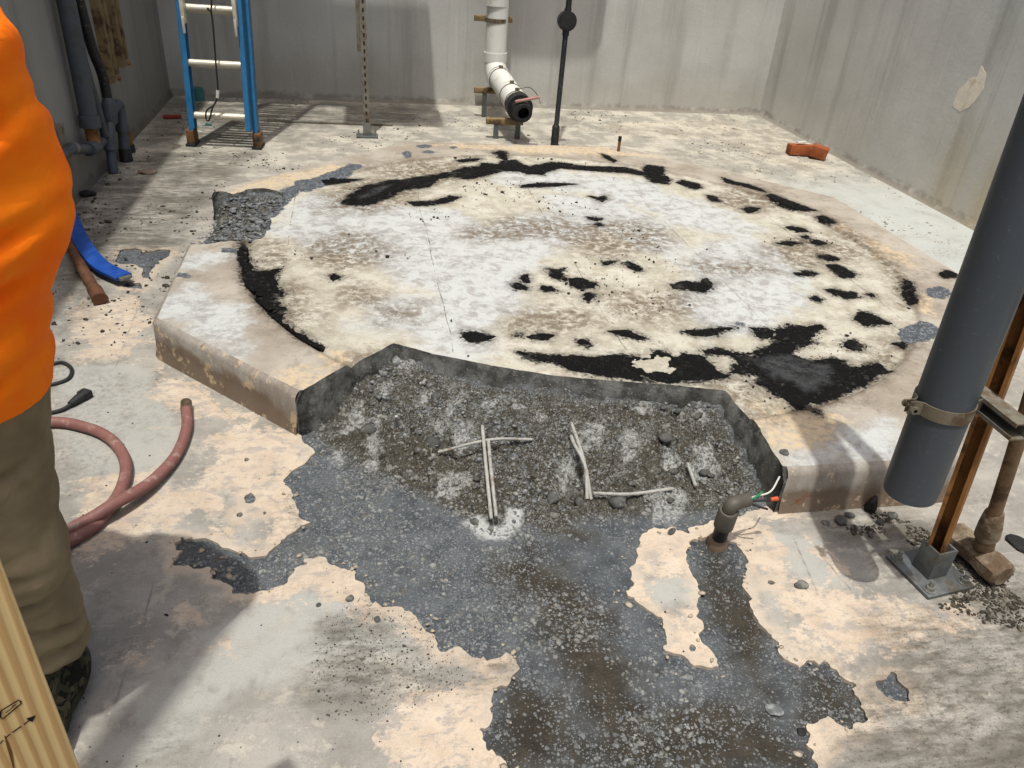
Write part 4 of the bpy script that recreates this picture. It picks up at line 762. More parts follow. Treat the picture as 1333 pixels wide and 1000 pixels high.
def pine_material():
    n = N('yellow_pine', .65, .3)
    mp = n.new('ShaderNodeMapping'); mp.inputs['Scale'].default_value = (1, 1, .045); n.put(mp.inputs['Vector'], n.P())
    nz = n.noise(7, 4, .5, vec=mp.outputs[0]); wv = n.new('ShaderNodeTexWave'); wv.wave_type = 'BANDS'; wv.bands_direction = 'X'; wv.inputs['Scale'].default_value = 34; wv.inputs['Distortion'].default_value = 9; wv.inputs['Detail'].default_value = 2; wv.inputs['Detail Scale'].default_value = .5
    n.put(wv.inputs['Vector'], mp.outputs[0])
    c = n.mix(n.mr(wv.outputs['Fac'], .25, .9), C(232, 200, 142), C(202, 160, 102)); c = n.mix(n.mr(nz, .35, .7, 0, .4), c, C(232, 206, 156))
    c = n.mix(n.mr(n.noise(120, 4, .7, vec=mp.outputs[0]), .55, .75, 0, .35), c, C(150, 108, 64))
    return n.done(c, .65, n.bump(n.math('ADD', wv.outputs['Fac'], n.noise(200, 3, .6, vec=mp.outputs[0])), .0006))
M['pine'] = pine_material()
BZ = 3.6; d_ = Vector((.415, .91, 0)); tip_ = Vector((-.33 - .09 * BZ, 1.37 - .27 * BZ, BZ)); mid_ = tip_ - d_ * 1.6
MB().box(mid_, (.095, 3.2, .04), .003, Matrix.Rotation(-math.atan2(.415, .91), 3, 'Z')).build('board', M['pine'], bm_)
q_ = tip_ - d_ * 3.0; MB().box((q_.x, q_.y, BZ / 2 - .1), (.1, .1, BZ + .1), .003).build('post', M['pine'], bm_)
# ------------------------------------------------------------------ ladder
lad = thing('extension_ladder', 'blue fibreglass extension ladder with aluminium rungs standing by the rear wall', 'ladder', (-.847, 5.29, 0))
LZ = Matrix.Rotation(R_(-5), 3, 'Z'); LA = Vector((-.847, 5.29, 0)); lup = Vector((0, .14, 1)).normalized()
def LP(x, s, d=0):
    """ladder frame: x across, s along the rails, d out of the ladder towards the camera"""
    nrm = Vector((0, -1, .14)).normalized(); return LA + LZ @ (Vector((x, 0, 0)) + lup * s + nrm * d)
rail = lambda sgn, wd=.03, dp=.07, t=.006: [(0, -dp/2), (0, dp/2), (-sgn*wd, dp/2), (-sgn*wd, dp/2 - t), (-sgn*t, dp/2 - t), (-sgn*t, -dp/2 + t), (-sgn*wd, -dp/2 + t), (-sgn*wd, -dp/2)]
for sgn in (-1, 1):
    for d, s0, s1, xo in ((.0, .06, 3.3, .212), (.075, .11, 4.1, .186)):
        MB().extrude(rail(sgn), LP(sgn * xo, s0, d), LP(sgn * xo, s1, d), LZ @ Vector((1, 0, 0))).build('rail', M['blue'], lad)
    sh = MB().box(LP(sgn * .205, .05, .0), (.05, .10, .09), .006, LZ).build('shoe', M['shoe'], lad)
    pad = MB().box(LP(sgn * .205, .008, .0) , (.06, .13, .016), .003, LZ).build('rubber_pad', M['blackrub']); pad.parent = sh
for k in range(10):
    for d, xo in ((.0, .2), (.075, .178)):
        s = .18 + .305 * k + (.008 if d else 0)
        if s > 3.2 and d == 0: continue
        MB().tube([LP(-xo, s, d), LP(xo, s, d)], .021, 12).build('rung', M['alu'], lad)
for sgn in (-1, 1):
    hk = MB().box(LP(sgn * .15, .79, .12), (.022, .05, .16), .004, LZ).build('rung_lock', M['alu'], lad)
    h2 = MB().box(LP(sgn * .15, .70, .135), (.014, .02, .09), .003, LZ).build('lock_finger', M['alu']); h2.parent = hk
rp = thing('rope', 'thin black rope hanging down the middle of the blue ladder', 'rope', (-.85, 5.3, .2))
pts = [LP(.02, 3.2, .13), LP(.02, 2, .13), LP(.025, .9, .13), LP(.0, .80, .15), LP(.02, .76, .14), LP(.015, .5, .13), LP(.01, .32, .13), LP(-.03, .24, .13), LP(-.055, .17, .13), LP(-.075, .17, .125), LP(-.07, .22, .12), LP(-.03, .25, .115)]
MB().tube(curve(pts, 6), .0055, 8).build('line', M['rope'], rp)
MB().tube([LP(.012, .345, .13), LP(.006, .30, .13)], .010, 8).build('splice', M['whitewire'], rp)
MB().box(LP(-.065, .14, .13), (.04, .012, .014), .003).build('clip', M['teal'], rp)
# ------------------------------------------------------------------ perforated strut post, left
sp = thing('strut_post', 'slotted galvanised strut post on a bolted foot in front of the rear wall', 'post', (.059, 5.612, 0))
def slotted(a, b, xdir, mat, parent, wd=.041, n0=0., step=.05):
    a = Vector(a); b = Vector(b); t = (b - a).normalized(); x = Vector(xdir).normalized(); y = t.cross(x)
    o = MB().extrude(STRUT(wd), a, b, xdir).build('channel', mat, parent); L_ = (b - a).length; k = 0; s = step
    while s < L_ - .02 and k < 30:
        c = a + t * s - y * (wd / 2 + .0006); q = MB().tube([c - t * .012, c + t * .012], [.0065, .0065], 8); Mx = []
        q = MB(); ring = [(math.cos(u) * .0065, math.sin(u) * .0065 + (.007 if math.sin(u) >= 0 else -.007)) for u in [2 * math.pi * i / 10 for i in range(10)]]
        q.add([c + x * p + t * r for p, r in ring] + [c + x * p + t * r + y * .003 for p, r in ring], [list(range(10)), list(range(10, 20))[::-1]] + [[i, (i + 1) % 10, 10 + (i + 1) % 10, 10 + i] for i in range(10)])
        so_ = q.build('slot', M['dark'], parent, 0); m_ = so_.matrix_world.copy(); so_.parent = o; so_.matrix_parent_inverse = Matrix.Identity(4); s += step; k += 1
    return o
slotted((.059, 5.63, .01), (.047, 5.63, 2.4), (1, 0, 0), M['oldsteel'], sp)
MB().extrude(STRUT(), (.03, 5.68, .55), (.02, 5.68, 2.4), (1, 0, 0)).build('rear_channel', M['oldsteel'], sp)
MB().box((.059, 5.612, .006), (.15, .10, .012), .002).build('base_plate', M['plate'], sp)
MB().box((.059, 5.6, .055), (.052, .006, .085), .002).box((.035, 5.625, .055), (.006, .05, .085), .002).box((.083, 5.625, .055), (.006, .05, .085), .002).build('socket', M['galv'], sp)
for x in (.0, .118): MB().tube([(x, 5.6, .012), (x, 5.6, .024)], .012, 6).tube([(x, 5.6, .02), (x, 5.6, .05)], .006, 8).build('anchor_bolt', M['galv'], sp)
# ------------------------------------------------------------------ white pipe and its stands
wp = thing('white_drain_pipe', 'white plastic drain pipe coming down the rear wall and turning forward', 'pipe', (1.08, 6.45, 0))
top, el, en = (1.065, 6.45, 2.9), (1.085, 6.45, .325), (1.125, 5.55, .245)
MB().tube([top, (1.078, 6.45, 1.5)] + bend(top, el, en, .12) + [en], .085, 24, hollow=.06).build('pipe_run', M['pvc_white'], wp)
MB().tube([(1.083, 6.45, .47), (1.084, 6.45, .40)], .093, 24).build('elbow_collar', M['pvc_white'], wp)
dv = (Vector(en) - Vector(el)).normalized()
MB().tube([Vector(el) + dv * .14, Vector(el) + dv * .19], .093, 24).build('elbow_collar', M['pvc_white'], wp)
MB().tube([(1.072, 6.45, .88), (1.073, 6.45, .80)], .092, 24).build('socket_joint', M['pvc_white'], wp)
for s in (.22, .62, .80): 
    c = Vector(el) + dv * s; MB().tube([c, c + dv * .012], .0885, 24).box(c + Vector((.0, 0, .095)), (.03, .02, .018), .003).build('hose_clamp', M['bandsteel'], wp)
cp = MB().tube([Vector(en) - dv * .06, Vector(en) + dv * .02], .094, 24).tube([Vector(en) + dv * .0, Vector(en) + dv * .13], [.072, .062], 24, hollow=.35).build('rubber_coupling', M['blackrub'], wp)
for s in (.03, .09): 
    k_ = MB().tube([Vector(en) + dv * s, Vector(en) + dv * (s + .012)], .074, 20).build('clamp_band', M['galv']); k_.parent = cp; k_.matrix_parent_inverse = Matrix.Translation(-wp.location)
cp.matrix_parent_inverse = Matrix.Translation(-wp.location)
ps = tag(MB().box((1.155, 5.44, .325), (.17, .035, .014), .004, Matrix.Rotation(R_(-14), 3, 'Y') @ Matrix.Rotation(R_(-8), 3, 'Z')).build('wrap_strap', M['pink']), 'faded pink strap lying across the black pipe coupling', 'strap')
wc = tag(MB().tube(curve([(1.12, 5.66, .345), (1.2, 5.62, .37), (1.24, 5.52, .34), (1.25, 5.44, .30)], 6), .004, 6).build('tie_wire', M['galv']), 'thin tie wire looping beside the end of the white pipe', 'wire')
MB().box((1.07, 6.56, .695), (.30, .04, .04), .002).build('wall_bracket', M['tanstrut'], wp)
MB().tube([(1.078, 6.45, .685), (1.078, 6.45, .715)], .0885, 24).build('pipe_clamp', M['bandsteel'], wp)
for (ly_, zb, legs, lab) in ((6.33, .215, (.995,), 'steel pipe stand with tan crossbar under the white pipe near the wall'), (5.66, .135, (.985, 1.145), 'steel pipe stand with tan crossbar under the open end of the white pipe')):
    st = thing('pipe_stand', lab, 'stand', (1.05, ly_, 0), 'stands under the white pipe')
    MB().box((1.045, ly_, zb - .012), (.27, .045, .042), .003).build('crossbar', M['tanstrut'], st)
    for x in legs: MB().extrude(STRUT(.034), (x, ly_, 0), (x, ly_, zb - .034), (1, 0, 0)).build('leg', M['plate'], st)
# ------------------------------------------------------------------ black conduit post
bp = thing('conduit_post', 'black dusty conduit post with round junction box before the rear wall', 'conduit', (1.38, 5.45, 0))
MB().tube([(1.379, 5.45, 0), (1.379, 5.45, .14), (1.379, 5.45, .15), (1.380, 5.45, .16), (1.383, 5.45, .78)], [.028, .028, .024, .018, .018], 14).build('conduit_run', M['blackpost'], bp)
bx_ = MB().tube([(1.383, 5.425, .83), (1.383, 5.475, .83)], .062, 24).build('junction_box', M['blackpost'], bp)
MB().tube([(1.383, 5.418, .83), (1.383, 5.426, .83)], .05, 24).build('box_lid', M['blackrub']).parent = bx_
for z0 in (.76, .885): MB().tube([(1.383, 5.45, z0 - .02), (1.383, 5.45, z0 + .02)], .024, 12).build('locknut', M['blackrub'], bp)
MB().tube([(1.384, 5.45, .88), (1.39, 5.45, 2.4)], .02, 14).build('upper_conduit', M['blackpost'], bp)
# anchor rod standing in the plinth
ar = thing('anchor_rod', 'short rusty anchor rod standing in the rear edge of the plinth', 'rod', (1.648, 4.814, .15))
MB().tube([(1.648, 4.814, .14), (1.646, 4.814, .24)], .010, 10).build('shank', M['rust'], ar)
MB().tube([(1.646, 4.814, .215), (1.646, 4.814, .245)], .0115, 10).build('thread', M['dark'], ar)
# ------------------------------------------------------------------ right: dark grey pipe on a rusted strut post
LEAN = Vector((-.10, 0, 1))
rpst = thing('rusted_strut_post', 'rusted strut post bolted to a grey foot plate carrying the dark pipe', 'post', (1.452, 1.245, 0))
a_ = Vector((1.452, 1.25, .012)); b_ = a_ + LEAN * 1.9
MB().extrude(STRUT(.041, .003, .009), a_, b_, (-.6, .8, 0)).build('channel', M['rust'], rpst)
RZ = Matrix.Rotation(R_(8), 3, 'Z')
pl_ = MB().box((1.452, 1.245, .006), (.155, .155, .010), .003, RZ).build('base_plate', M['plate'], rpst)
sk = MB(); e1 = RZ @ Vector((1, 0, 0)); e2 = RZ @ Vector((0, 1, 0)); c0 = Vector((1.448, 1.248, .055))
sk.box(c0 - e2 * .028, (.062, .006, .09), .002, RZ).box(c0 - e1 * .028 + e2 * .0, (.006, .056, .09), .002, RZ).box(c0 + e1 * .028, (.006, .056, .09), .002, RZ)
skt = sk.build('socket', M['plate'], rpst)
for (p, q) in ((-.012, .075), (-.012, .035), (.014, .035), (.014, .075)):
    c = c0 - e2 * .031 + e1 * p; c.z = q; (MB().tube([c, c - e2 * .008], .0085, 6) if p < 0 else MB().tube([c + e2 * .001, c - e2 * .0008], .006, 10)).build('socket_bolt' if p < 0 else 'bolt_hole', M['galv'] if p < 0 else M['dark']).parent = skt
for q in [o for o in skt.children]: q.matrix_parent_inverse = Matrix.Translation(-rpst.location)
for sx_, sy_ in ((-1, -1), (1, -1), (1, 1), (-1, 1)):
    c = Vector((1.452, 1.245, .011)) + e1 * sx_ * .057 + e2 * sy_ * .057
    MB().tube([c, c + Vector((0, 0, .003))], .016, 16).tube([c, c + Vector((0, 0, .013))], .0115, 6).tube([c, c + Vector((0, 0, .028))], .006, 10).build('anchor_bolt', M['galv'], rpst)
gp = thing('grey_pipe', 'large dark grey plastic pipe hanging from the rusted strut post, cut end down', 'pipe', (1.25, 1.2, .3))
GA = Vector((1.235, 1.2, .335)); PR = .059; GT = Vector((-.043, 0, 1)).normalized()
MB().tube([GA, GA + GT * .02, GA + GT * 1.0, GA + GT * 2.0], [PR - .001, PR, PR, PR], 40, hollow=.08).build('pipe_run', M['pvc_grey'], gp)
cl = thing('pipe_clamp', 'tan steel strap clamping the dark grey pipe to a short strut arm', 'clamp', (1.3, 1.2, .56))
cc_ = GA + GT * .245; ax1 = Vector((1, 0, .043)).normalized(); ax2 = Vector((0, 1, 0)); band_ = []
for sgn, nm_ in ((1, 'rear_strap'), (-1, 'front_strap')):
    V_ = []; F_ = []
    path = [cc_ - ax1 * (PR + .028) + ax2 * sgn * .006, cc_ - ax1 * (PR + .013) + ax2 * sgn * .006] + [cc_ + (ax1 * math.cos(u) + ax2 * sgn * math.sin(u)) * (PR + .0035) for u in [math.pi - .2 - i * (math.pi - .2) * .86 / 14 for i in range(15)]] + [cc_ + ax1 * (PR + .03) + ax2 * sgn * .012]
    for i, p in enumerate(path):
        t_ = (path[min(i + 1, len(path) - 1)] - path[max(i - 1, 0)]).normalized(); nn = t_.cross(GT).normalized()
        for dz in (-.0155, .0155):
            for dn in (0, .003): V_.append(p + GT * dz + nn * dn * (1 if sgn > 0 else -1))
    for i in range(len(path) - 1):
        q = i * 4; F_ += [[q, q + 2, q + 6, q + 4], [q + 1, q + 5, q + 7, q + 3], [q, q + 4, q + 5, q + 1], [q + 2, q + 3, q + 7, q + 6]]
    F_ += [[0, 1, 3, 2], [len(V_) - 4, len(V_) - 2, len(V_) - 1, len(V_) - 3]]
    MB().add(V_, F_).build(nm_, M['bandsteel'], cl)
c = cc_ - ax1 * (PR + .022); MB().tube([c - ax2 * .02, c + ax2 * .02], .0045, 8).tube([c - ax2 * .02, c - ax2 * .012], .009, 6).tube([c + ax2 * .012, c + ax2 * .018], .009, 6).build('clamp_bolt', M['bandsteel'], cl)
arm_c = cc_ + ax1 * (PR + .034)
MB().extrude(STRUT(.041, .003, .009), arm_c + Vector((.006, .07, -.004)), arm_c + Vector((.006, -.115, -.004)), (0, 0, 1)).build('strut_arm', M['oldsteel'], cl)
# ------------------------------------------------------------------ sledge hammer against the post
hm = thing('sledge_hammer', 'dusty sledge hammer standing on its head beside the rusted post', 'hammer', (1.6, 1.26, 0))
hd = MB(); hc = Vector((1.594, 1.262, .041)); hx = Vector((.16, -1, 0)).normalized(); hy = Vector((1, .16, 0)).normalized()
octp = [(math.cos(R_(22.5 + 45 * i)), math.sin(R_(22.5 + 45 * i))) for i in range(8)]
rows = [(-.088, .030), (-.080, .040), (-.045, .042), (-.02, .036), (.02, .036), (.045, .042), (.080, .040), (.088, .030)]; V_ = []; F_ = []
for s, r in rows: V_ += [hc + hx * s + hy * p * r * 1.02 + Vector((0, 0, q * r)) for p, q in octp]
for i in range(len(rows) - 1): F_ += [[i * 8 + k, i * 8 + (k + 1) % 8, (i + 1) * 8 + (k + 1) % 8, (i + 1) * 8 + k] for k in range(8)]
F_ += [list(range(8)), [(len(rows) - 1) * 8 + k for k in range(8)]]
hd.add(V_, F_).build('head', M['hsteel'], hm, 30)
h0 = Vector((1.60, 1.256, .05)); h1 = Vector((1.44, 1.185, .52)); hdv = (h1 - h0).normalized()
MB().tube([h0 + hdv * s for s in (0, .05, .1, .25, .4, .6, .82, .84)], [.018, .019, .0165, .0155, .0155, .017, .019, .012], 14, sx=1.15).build('handle', M['hwood'], hm)
MB().tube([h0 + hdv * s for s in (.075, .08, .125, .175, .18)], [.020, .029, .027, .022, .017], 14, sx=1.1).build('overstrike_guard', M['hsteel'], hm)
MB().tube([h0 + hdv * s for s in (.02, .03, .05, .06)], [.02, .024, .024, .019], 14, sx=1.1).build('collar', M['hwood'], hm)
# ------------------------------------------------------------------ broken conduit stub with wires
cs = thing('conduit_stub', 'broken grey electrical conduit stub with loose coloured wires beside the chopped corner', 'conduit', (.926, 1.421, 0))
p0, p1 = Vector((.926, 1.425, -.02)), Vector((.908, 1.385, .15)); pd = (p1 - p0).normalized()
MB().tube([p0, p0 + pd * .10], .020, 16).build('lower_pipe', M['blackrub'], cs)
MB().tube([p0 + pd * .0, p0 + pd * .03, p0 + pd * .045], [.029, .026, .019], 12).build('mortar_collar', M['mortar'], cs)
MB().tube([p0 + pd * .095, p0 + pd * .1, p0 + pd * .165, p0 + pd * .17], [.022, .0265, .0265, .023], 16).build('coupling', M['conduit'], cs)
q0 = p0 + pd * .165; q1 = q0 + pd * .03; q2 = q1 + Vector((.055, .02, -.008))
eb = MB().tube([q0] + bend(q0, q1, q2, .022) + [q2], .019, 14, hollow=.2).build('elbow', M['conduit'], cs)
MB().tube([q2 - Vector((.012, .004, -.002)), q2], .0225, 14).build('elbow_collar', M['conduit']).parent = eb
for q in eb.children: q.matrix_parent_inverse = Matrix.Translation(-cs.location)
wr_ = [('green_wire', 'green', [(0, 0, 0), (.02, .0, .006), (.042, .004, .022)], .0028), ('white_wire', 'whitewire', [(0, 0, .002), (.03, .01, .002), (.075, .02, .006), (.11, .05, .03)], .0024), ('black_wire', 'cord', [(0, 0, -.002), (.03, -.004, -.002), (.072, .0, -.004)], .003), ('black_wire', 'cord', [(0, 0, -.004), (.025, -.012, -.012), (.055, -.018, -.02)], .003)]
for nm_, mt, pp_, r in wr_: MB().tube(curve([q2 + Vector(p) for p in pp_], 5), r, 8).build(nm_, M[mt], cs)
MB().tube([q2 + Vector((.068, 0, -.004)), q2 + Vector((.088, .001, -.003))], [.005, .0065], 8).build('wire_nut', M['orangenut'], cs)
# ------------------------------------------------------------------ rebar in the chopped corner
def zs(x, y): return float(subz(np.array([x]), np.array([y]))[0])
def bar(label, pts, r=.0050, group='exposed reinforcing bars'):
    P_ = curve(pts, 6) if len(pts) > 2 else [Vector(pts[0]).lerp(Vector(pts[1]), k / 10) for k in range(11)]
    rr = [r * (1 + .16 * (k % 2)) for k in range(len(P_))]
    return tag(MB().tube(P_, rr, 9).build('reinforcing_bar', M['rebar']), label, 'rebar', group)
bar('grey reinforcing bar standing over the pale cement ring, left of a pair', [(.316, 1.54, .028), (.322, 1.70, .085), (.332, 1.85, .115)])
bar('grey reinforcing bar standing over the pale cement ring, right of a pair', [(.330, 1.545, .03), (.336, 1.70, .08), (.344, 1.80, .095)])
bar('thin horizontal reinforcing bar crossing behind the leaning pair', [(.20, 1.825, zs(.2, 1.825) + .02), (.35, 1.815, .09), (.48, 1.82, zs(.48, 1.82) + .012)], .0042)
bar('bent grey reinforcing bar leaning in the middle of the chopped corner', [(.600, 1.60, zs(.6, 1.6) + .0), (.607, 1.67, .075), (.606, 1.74, .10), (.602, 1.84, .12)])
bar('second bent reinforcing bar twisted round its neighbour', [(.612, 1.60, zs(.612, 1.6) + .004), (.606, 1.68, .085), (.593, 1.76, .10), (.594, 1.80, .10)])
bar('horizontal grey reinforcing bar lying right of the bent bars', [(.615, 1.60, zs(.615, 1.6) + .02), (.73, 1.605, zs(.73, 1.605) + .018), (.86, 1.612, zs(.86, 1.612) + .012)])
bar('short reinforcing bar stub near the right end of the chopped corner', [(.935, 1.70, zs(.935, 1.7) + .02), (.928, 1.61, zs(.928, 1.61) + .014)])
bar('rusty reinforcing bar stub sticking out on the left of the chopped corner', [(.09, 2.0, zs(.09, 2.) - .01), (.085, 1.985, zs(.085, 1.985) + .05)])
# ------------------------------------------------------------------ hose, cord, tools on the floor at left
hs = thing('rubber_hose', 'dull red rubber hose looped on the floor behind the person', 'hose', (-.6, 1.8, 0))
hp = [(-1.05, 1.40, .017), (-.9, 1.50, .017), (-.729, 1.615, .03), (-.656, 1.672, .045), (-.591, 1.77, .03), (-.55, 1.905, .017), (-.542, 2.039, .017), (-.56, 2.15, .02)]
hq = [(-1.1, 1.33, .017), (-.9, 1.44, .017), (-.725, 1.587, .017), (-.681, 1.663, .017), (-.663, 1.786, .017), (-.683, 1.898, .017), (-.745, 2.004, .017), (-.832, 2.074, .017), (-.95, 2.11, .017), (-1.15, 2.06, .017), (-1.25, 1.85, .017), (-1.2, 1.55, .017), (-1.1, 1.33, .017)]
MB().tube(curve(hp, 10), .0165, 16).build('free_end', M['hose'], hs); MB().tube(curve(hq, 10), .0165, 16).build('loop', M['hose'], hs)
MB().tube([(-.5595, 2.145, .02), (-.5665, 2.185, .022)], .0175, 14, hollow=.3).build('brass_coupling', M['bandsteel'], hs)
pc = thing('power_cord', 'black power cord with a moulded plug lying behind the person', 'cord', (-1., 2.3, 0))
MB().tube(curve([(-1.25, 2.40, .006), (-1.15, 2.46, .006), (-1.064, 2.473, .006), (-1.021, 2.491, .006), (-.978, 2.447, .006), (-.968, 2.387, .006), (-.994, 2.355, .006), (-1.05, 2.33, .006), (-1.2, 2.25, .006), (-1.18, 2.12, .006), (-1.05, 2.14, .006), (-.976, 2.172, .006), (-.934, 2.19, .008), (-.909, 2.219, .012)], 8), .0065, 8).build('cable', M['cord'], pc)
MB().tube([(-.915, 2.212, .013), (-.90, 2.24, .014), (-.885, 2.268, .014)], [.010, .015, .018], 10).box((-.886, 2.266, .015), (.036, .03, .026), .005, Matrix.Rotation(R_(-30), 3, 'Z')).build('plug', M['cord'], pc)
bb = thing('pry_bar', 'blue painted curved steel bar with a flat end lying behind the person', 'tool', (-1.1, 3.3, 0))
cv_ = curve([(-1.40, 3.95, .16), (-1.353, 3.797, .13), (-1.215, 3.47, .075), (-1.09, 3.255, .045), (-.965, 3.135, .035)], 8); V_ = []; F_ = []
for i, p in enumerate(cv_):
    t_ = (cv_[min(i + 1, len(cv_) - 1)] - cv_[max(i - 1, 0)]).normalized(); s_ = t_.cross(Vector((0, 0, 1))).normalized(); u_ = s_.cross(t_); f_ = i / (len(cv_) - 1); hw = .028 + .008 * f_; th = .016 - .008 * f_
    V_ += [p + s_ * a * hw + u_ * b * th for a, b in ((-1, -.7), (-.75, -1), (.75, -1), (1, -.7), (1, .7), (.75, 1), (-.75, 1), (-1, .7))]
for i in range(len(cv_) - 1): F_ += [[i * 8 + k, i * 8 + (k + 1) % 8, (i + 1) * 8 + (k + 1) % 8, (i + 1) * 8 + k] for k in range(8)]
F_ += [list(range(8)), [(len(cv_) - 1) * 8 + k for k in range(8)]]
MB().add(V_, F_).build('bar', M['bluemetal'], bb)
MB().box(cv_[-1] + Vector((.006, -.006, 0)), (.02, .05, .012), .002, Matrix.Rotation(R_(-42), 3, 'Z')).build('worn_edge', M['galv'], bb)
wh = thing('wooden_handle', 'brown wooden tool handle with a flared end beside the blue bar', 'tool handle', (-1.1, 3.2, 0))
MB().tube(curve([(-1.38, 3.70, .10), (-1.311, 3.564, .08), (-1.161, 3.251, .045), (-1.05, 3.03, .028), (-1.011, 2.949, .024)], 6), [.015] * 6 + [.016] * 6 + [.019] * 6 + [.024] * 6 + [.026], 12, sx=1.2).build('grip', M['stick'], wh)
# ------------------------------------------------------------------ timber stud in the foreground
sd = thing('timber_stud', 'yellow pine stud with black grade stamp standing in the left foreground', 'stud', (-.36, .46, 0))
SN = Vector((.5, -.866, 0)); ST = Vector((.866, .5, 0)); SP = Vector((-.287, .5, 0))
MB().box(SP - ST * .07 - SN * .019 + Vector((0, 0, .75)), (.14, .038, 1.5), .003, Matrix.Rotation(R_(30), 3, 'Z')).build('stud_body', M['pine'], sd)
M['ink'] = simple('black_ink', C(40, 34, 30), .8, .1, 0, .3, 200)
def mark(name, pts, hw=.0010):
    """printed line on the stud face: points are (across, height)"""
    V_ = []; F_ = []
    for i, (s, z) in enumerate(pts):
        a0 = pts[max(i - 1, 0)]; b0 = pts[min(i + 1, len(pts) - 1)]; t = Vector((b0[0] - a0[0], b0[1] - a0[1])).normalized(); w0 = hw[i] if hasattr(hw, '__len__') else hw
        for q in (-1, 1): V_.append(SP + ST * (s - t.y * w0 * q) + SN * .0005 + Vector((0, 0, z + t.x * w0 * q)))
    for i in range(len(pts) - 1): F_.append([2 * i, 2 * i + 1, 2 * i + 3, 2 * i + 2])
    return MB().add(V_, F_).build(name, M['ink'], sd, 0)
mark('stamp_frame', [(-.0377, .8038), (-.0236, .8067), (-.0225, .804), (-.0231, .801), (-.0391, .7933), (-.0400, .797), (-.0377, .8038)], .0007)
mark('stamp_stroke', [(-.0355, .799), (-.0310, .8005), (-.0268, .8035)], .0005)
mark('stamp_dash', [(-.0475, .7659), (-.0445, .7685)], .0006); mark('stamp_dash', [(-.0425, .7697), (-.0380, .7718)], .0006); mark('stamp_dash', [(-.0365, .7722), (-.0290, .7745)], .0008)
mark('stamp_arrow', [(-.0270, .7750), (-.0225, .7768), (-.0220, .7770), (-.0165, .7792)], [.0007, .0007, .0042, .0002])
M['knot'] = simple('resin_streak', C(120, 76, 36), .7, .2, 0, .3, 120)
k_ = mark('resin_streak', [(-.0422, .7732), (-.0428, .762), (-.0436, .748), (-.0458, .7275)], [.0004, .0011, .0013, .0006]); k_.data.materials.clear(); k_.data.materials.append(M['knot'])
# ------------------------------------------------------------------ pipework on the left wall
lp = thing('wall_pipe', 'thick grey pipe with a flanged foot on the shaded left wall', 'pipe', (-1.38, 4.5, 0), 'pipework on the left wall')
MB().tube([(-1.385, 4.475, .34), (-1.385, 4.49, .60), (-1.385, 4.56, 2.6)], .044, 20).build('pipe_run', M['pvc_wall'], lp)
MB().tube([(-1.385, 4.472, .30), (-1.385, 4.476, .36)], .052, 20).build('foot_collar', M['pvc_wall'], lp)
MB().tube([(-1.385, 4.47, .20), (-1.385, 4.472, .31)], .032, 14).build('rusty_nipple', M['rust'], lp)
lp2 = thing('wall_pipe', 'horizontal grey pipe with pale strap low on the shaded left wall', 'pipe', (-1.38, 4.3, .2), 'pipework on the left wall')
MB().tube([(-1.385, 3.7, .30), (-1.385, 4.1, .285), (-1.385, 4.40, .205), (-1.385, 4.62, .19)], .024, 14).build('pipe_run', M['pvc_wall'], lp2)
MB().tube([(-1.385, 4.36, .215), (-1.385, 4.5, .195)], .036, 14).build('tee', M['pvc_wall'], lp2)
MB().box((-1.43, 4.14, .27), (.03, .08, .24), .003).build('wall_bracket', M['oldsteel'], lp2)
MB().tube([(-1.385, 4.13, .282), (-1.385, 4.17, .275)], .029, 14).build('strap', M['galv'], lp2)
lp3 = thing('wall_pipe', 'curved black pipe with a valve running down to the floor on the left wall', 'pipe', (-1.38, 4.7, 0), 'pipework on the left wall')
MB().tube(curve([(-1.39, 4.66, 2.5), (-1.39, 4.70, 1.2), (-1.39, 4.72, .9), (-1.385, 4.76, .65), (-1.38, 4.83, .50), (-1.38, 4.84, .36)], 6), .027, 14).build('pipe_run', M['blackpost'], lp3)
vb = MB().tube([(-1.375, 4.84, .37), (-1.375, 4.83, .34), (-1.375, 4.80, .26), (-1.375, 4.79, .24)], [.032, .04, .04, .03], 14).build('valve_body', M['pvc_wall'], lp3)
MB().box((-1.32, 4.815, .30), (.03, .03, .10), .006).build('valve_handle', M['blackrub']).parent = vb
for q in vb.children: q.matrix_parent_inverse = Matrix.Translation(-lp3.location)
MB().tube([(-1.375, 4.79, .25), (-1.375, 4.70, .16), (-1.375, 4.66, .0)], .026, 14).build('down_leg', M['pvc_wall'], lp3)
MB().tube([(-1.375, 4.71, .18), (-1.375, 4.69, .12)], .036, 14).build('union', M['pvc_wall'], lp3)
lp4 = thing('wall_pipe', 'grey pipe elbow turning down into the floor nearest the brown channels', 'pipe', (-1.37, 4.9, 0), 'pipework on the left wall')
MB().tube([(-1.375, 4.82, .30)] + bend((-1.375, 4.82, .30), (-1.36, 4.98, .32), (-1.36, 4.90, .0), .05) + [(-1.36, 4.90, .0)], .03, 14).build('pipe_run', M['pvc_wall'], lp4)
MB().tube([(-1.362, 4.955, .20), (-1.361, 4.945, .16)], .038, 14).build('union', M['pvc_wall'], lp4)
MB().tube([(-1.36, 4.915, .07), (-1.36, 4.90, .0)], .036, 14).build('floor_sleeve', M['blackrub'], lp4)
ll = thing('floor_stub', 'short rusty pipe stub standing at the foot of the left wall', 'pipe stub', (-1.38, 5.1, 0))
MB().tube([(-1.385, 5.1, 0), (-1.385, 5.1, .13)], .026, 12).build('stub', M['rust'], ll); MB().tube([(-1.385, 5.1, 0), (-1.385, 5.1, .045)], .034, 12).build('sleeve', M['blackrub'], ll)
lp5 = thing('wall_pipe', 'thin grey pipe just behind the thick grey pipe on the left wall', 'pipe', (-1.39, 4.65, 0), 'pipework on the left wall')
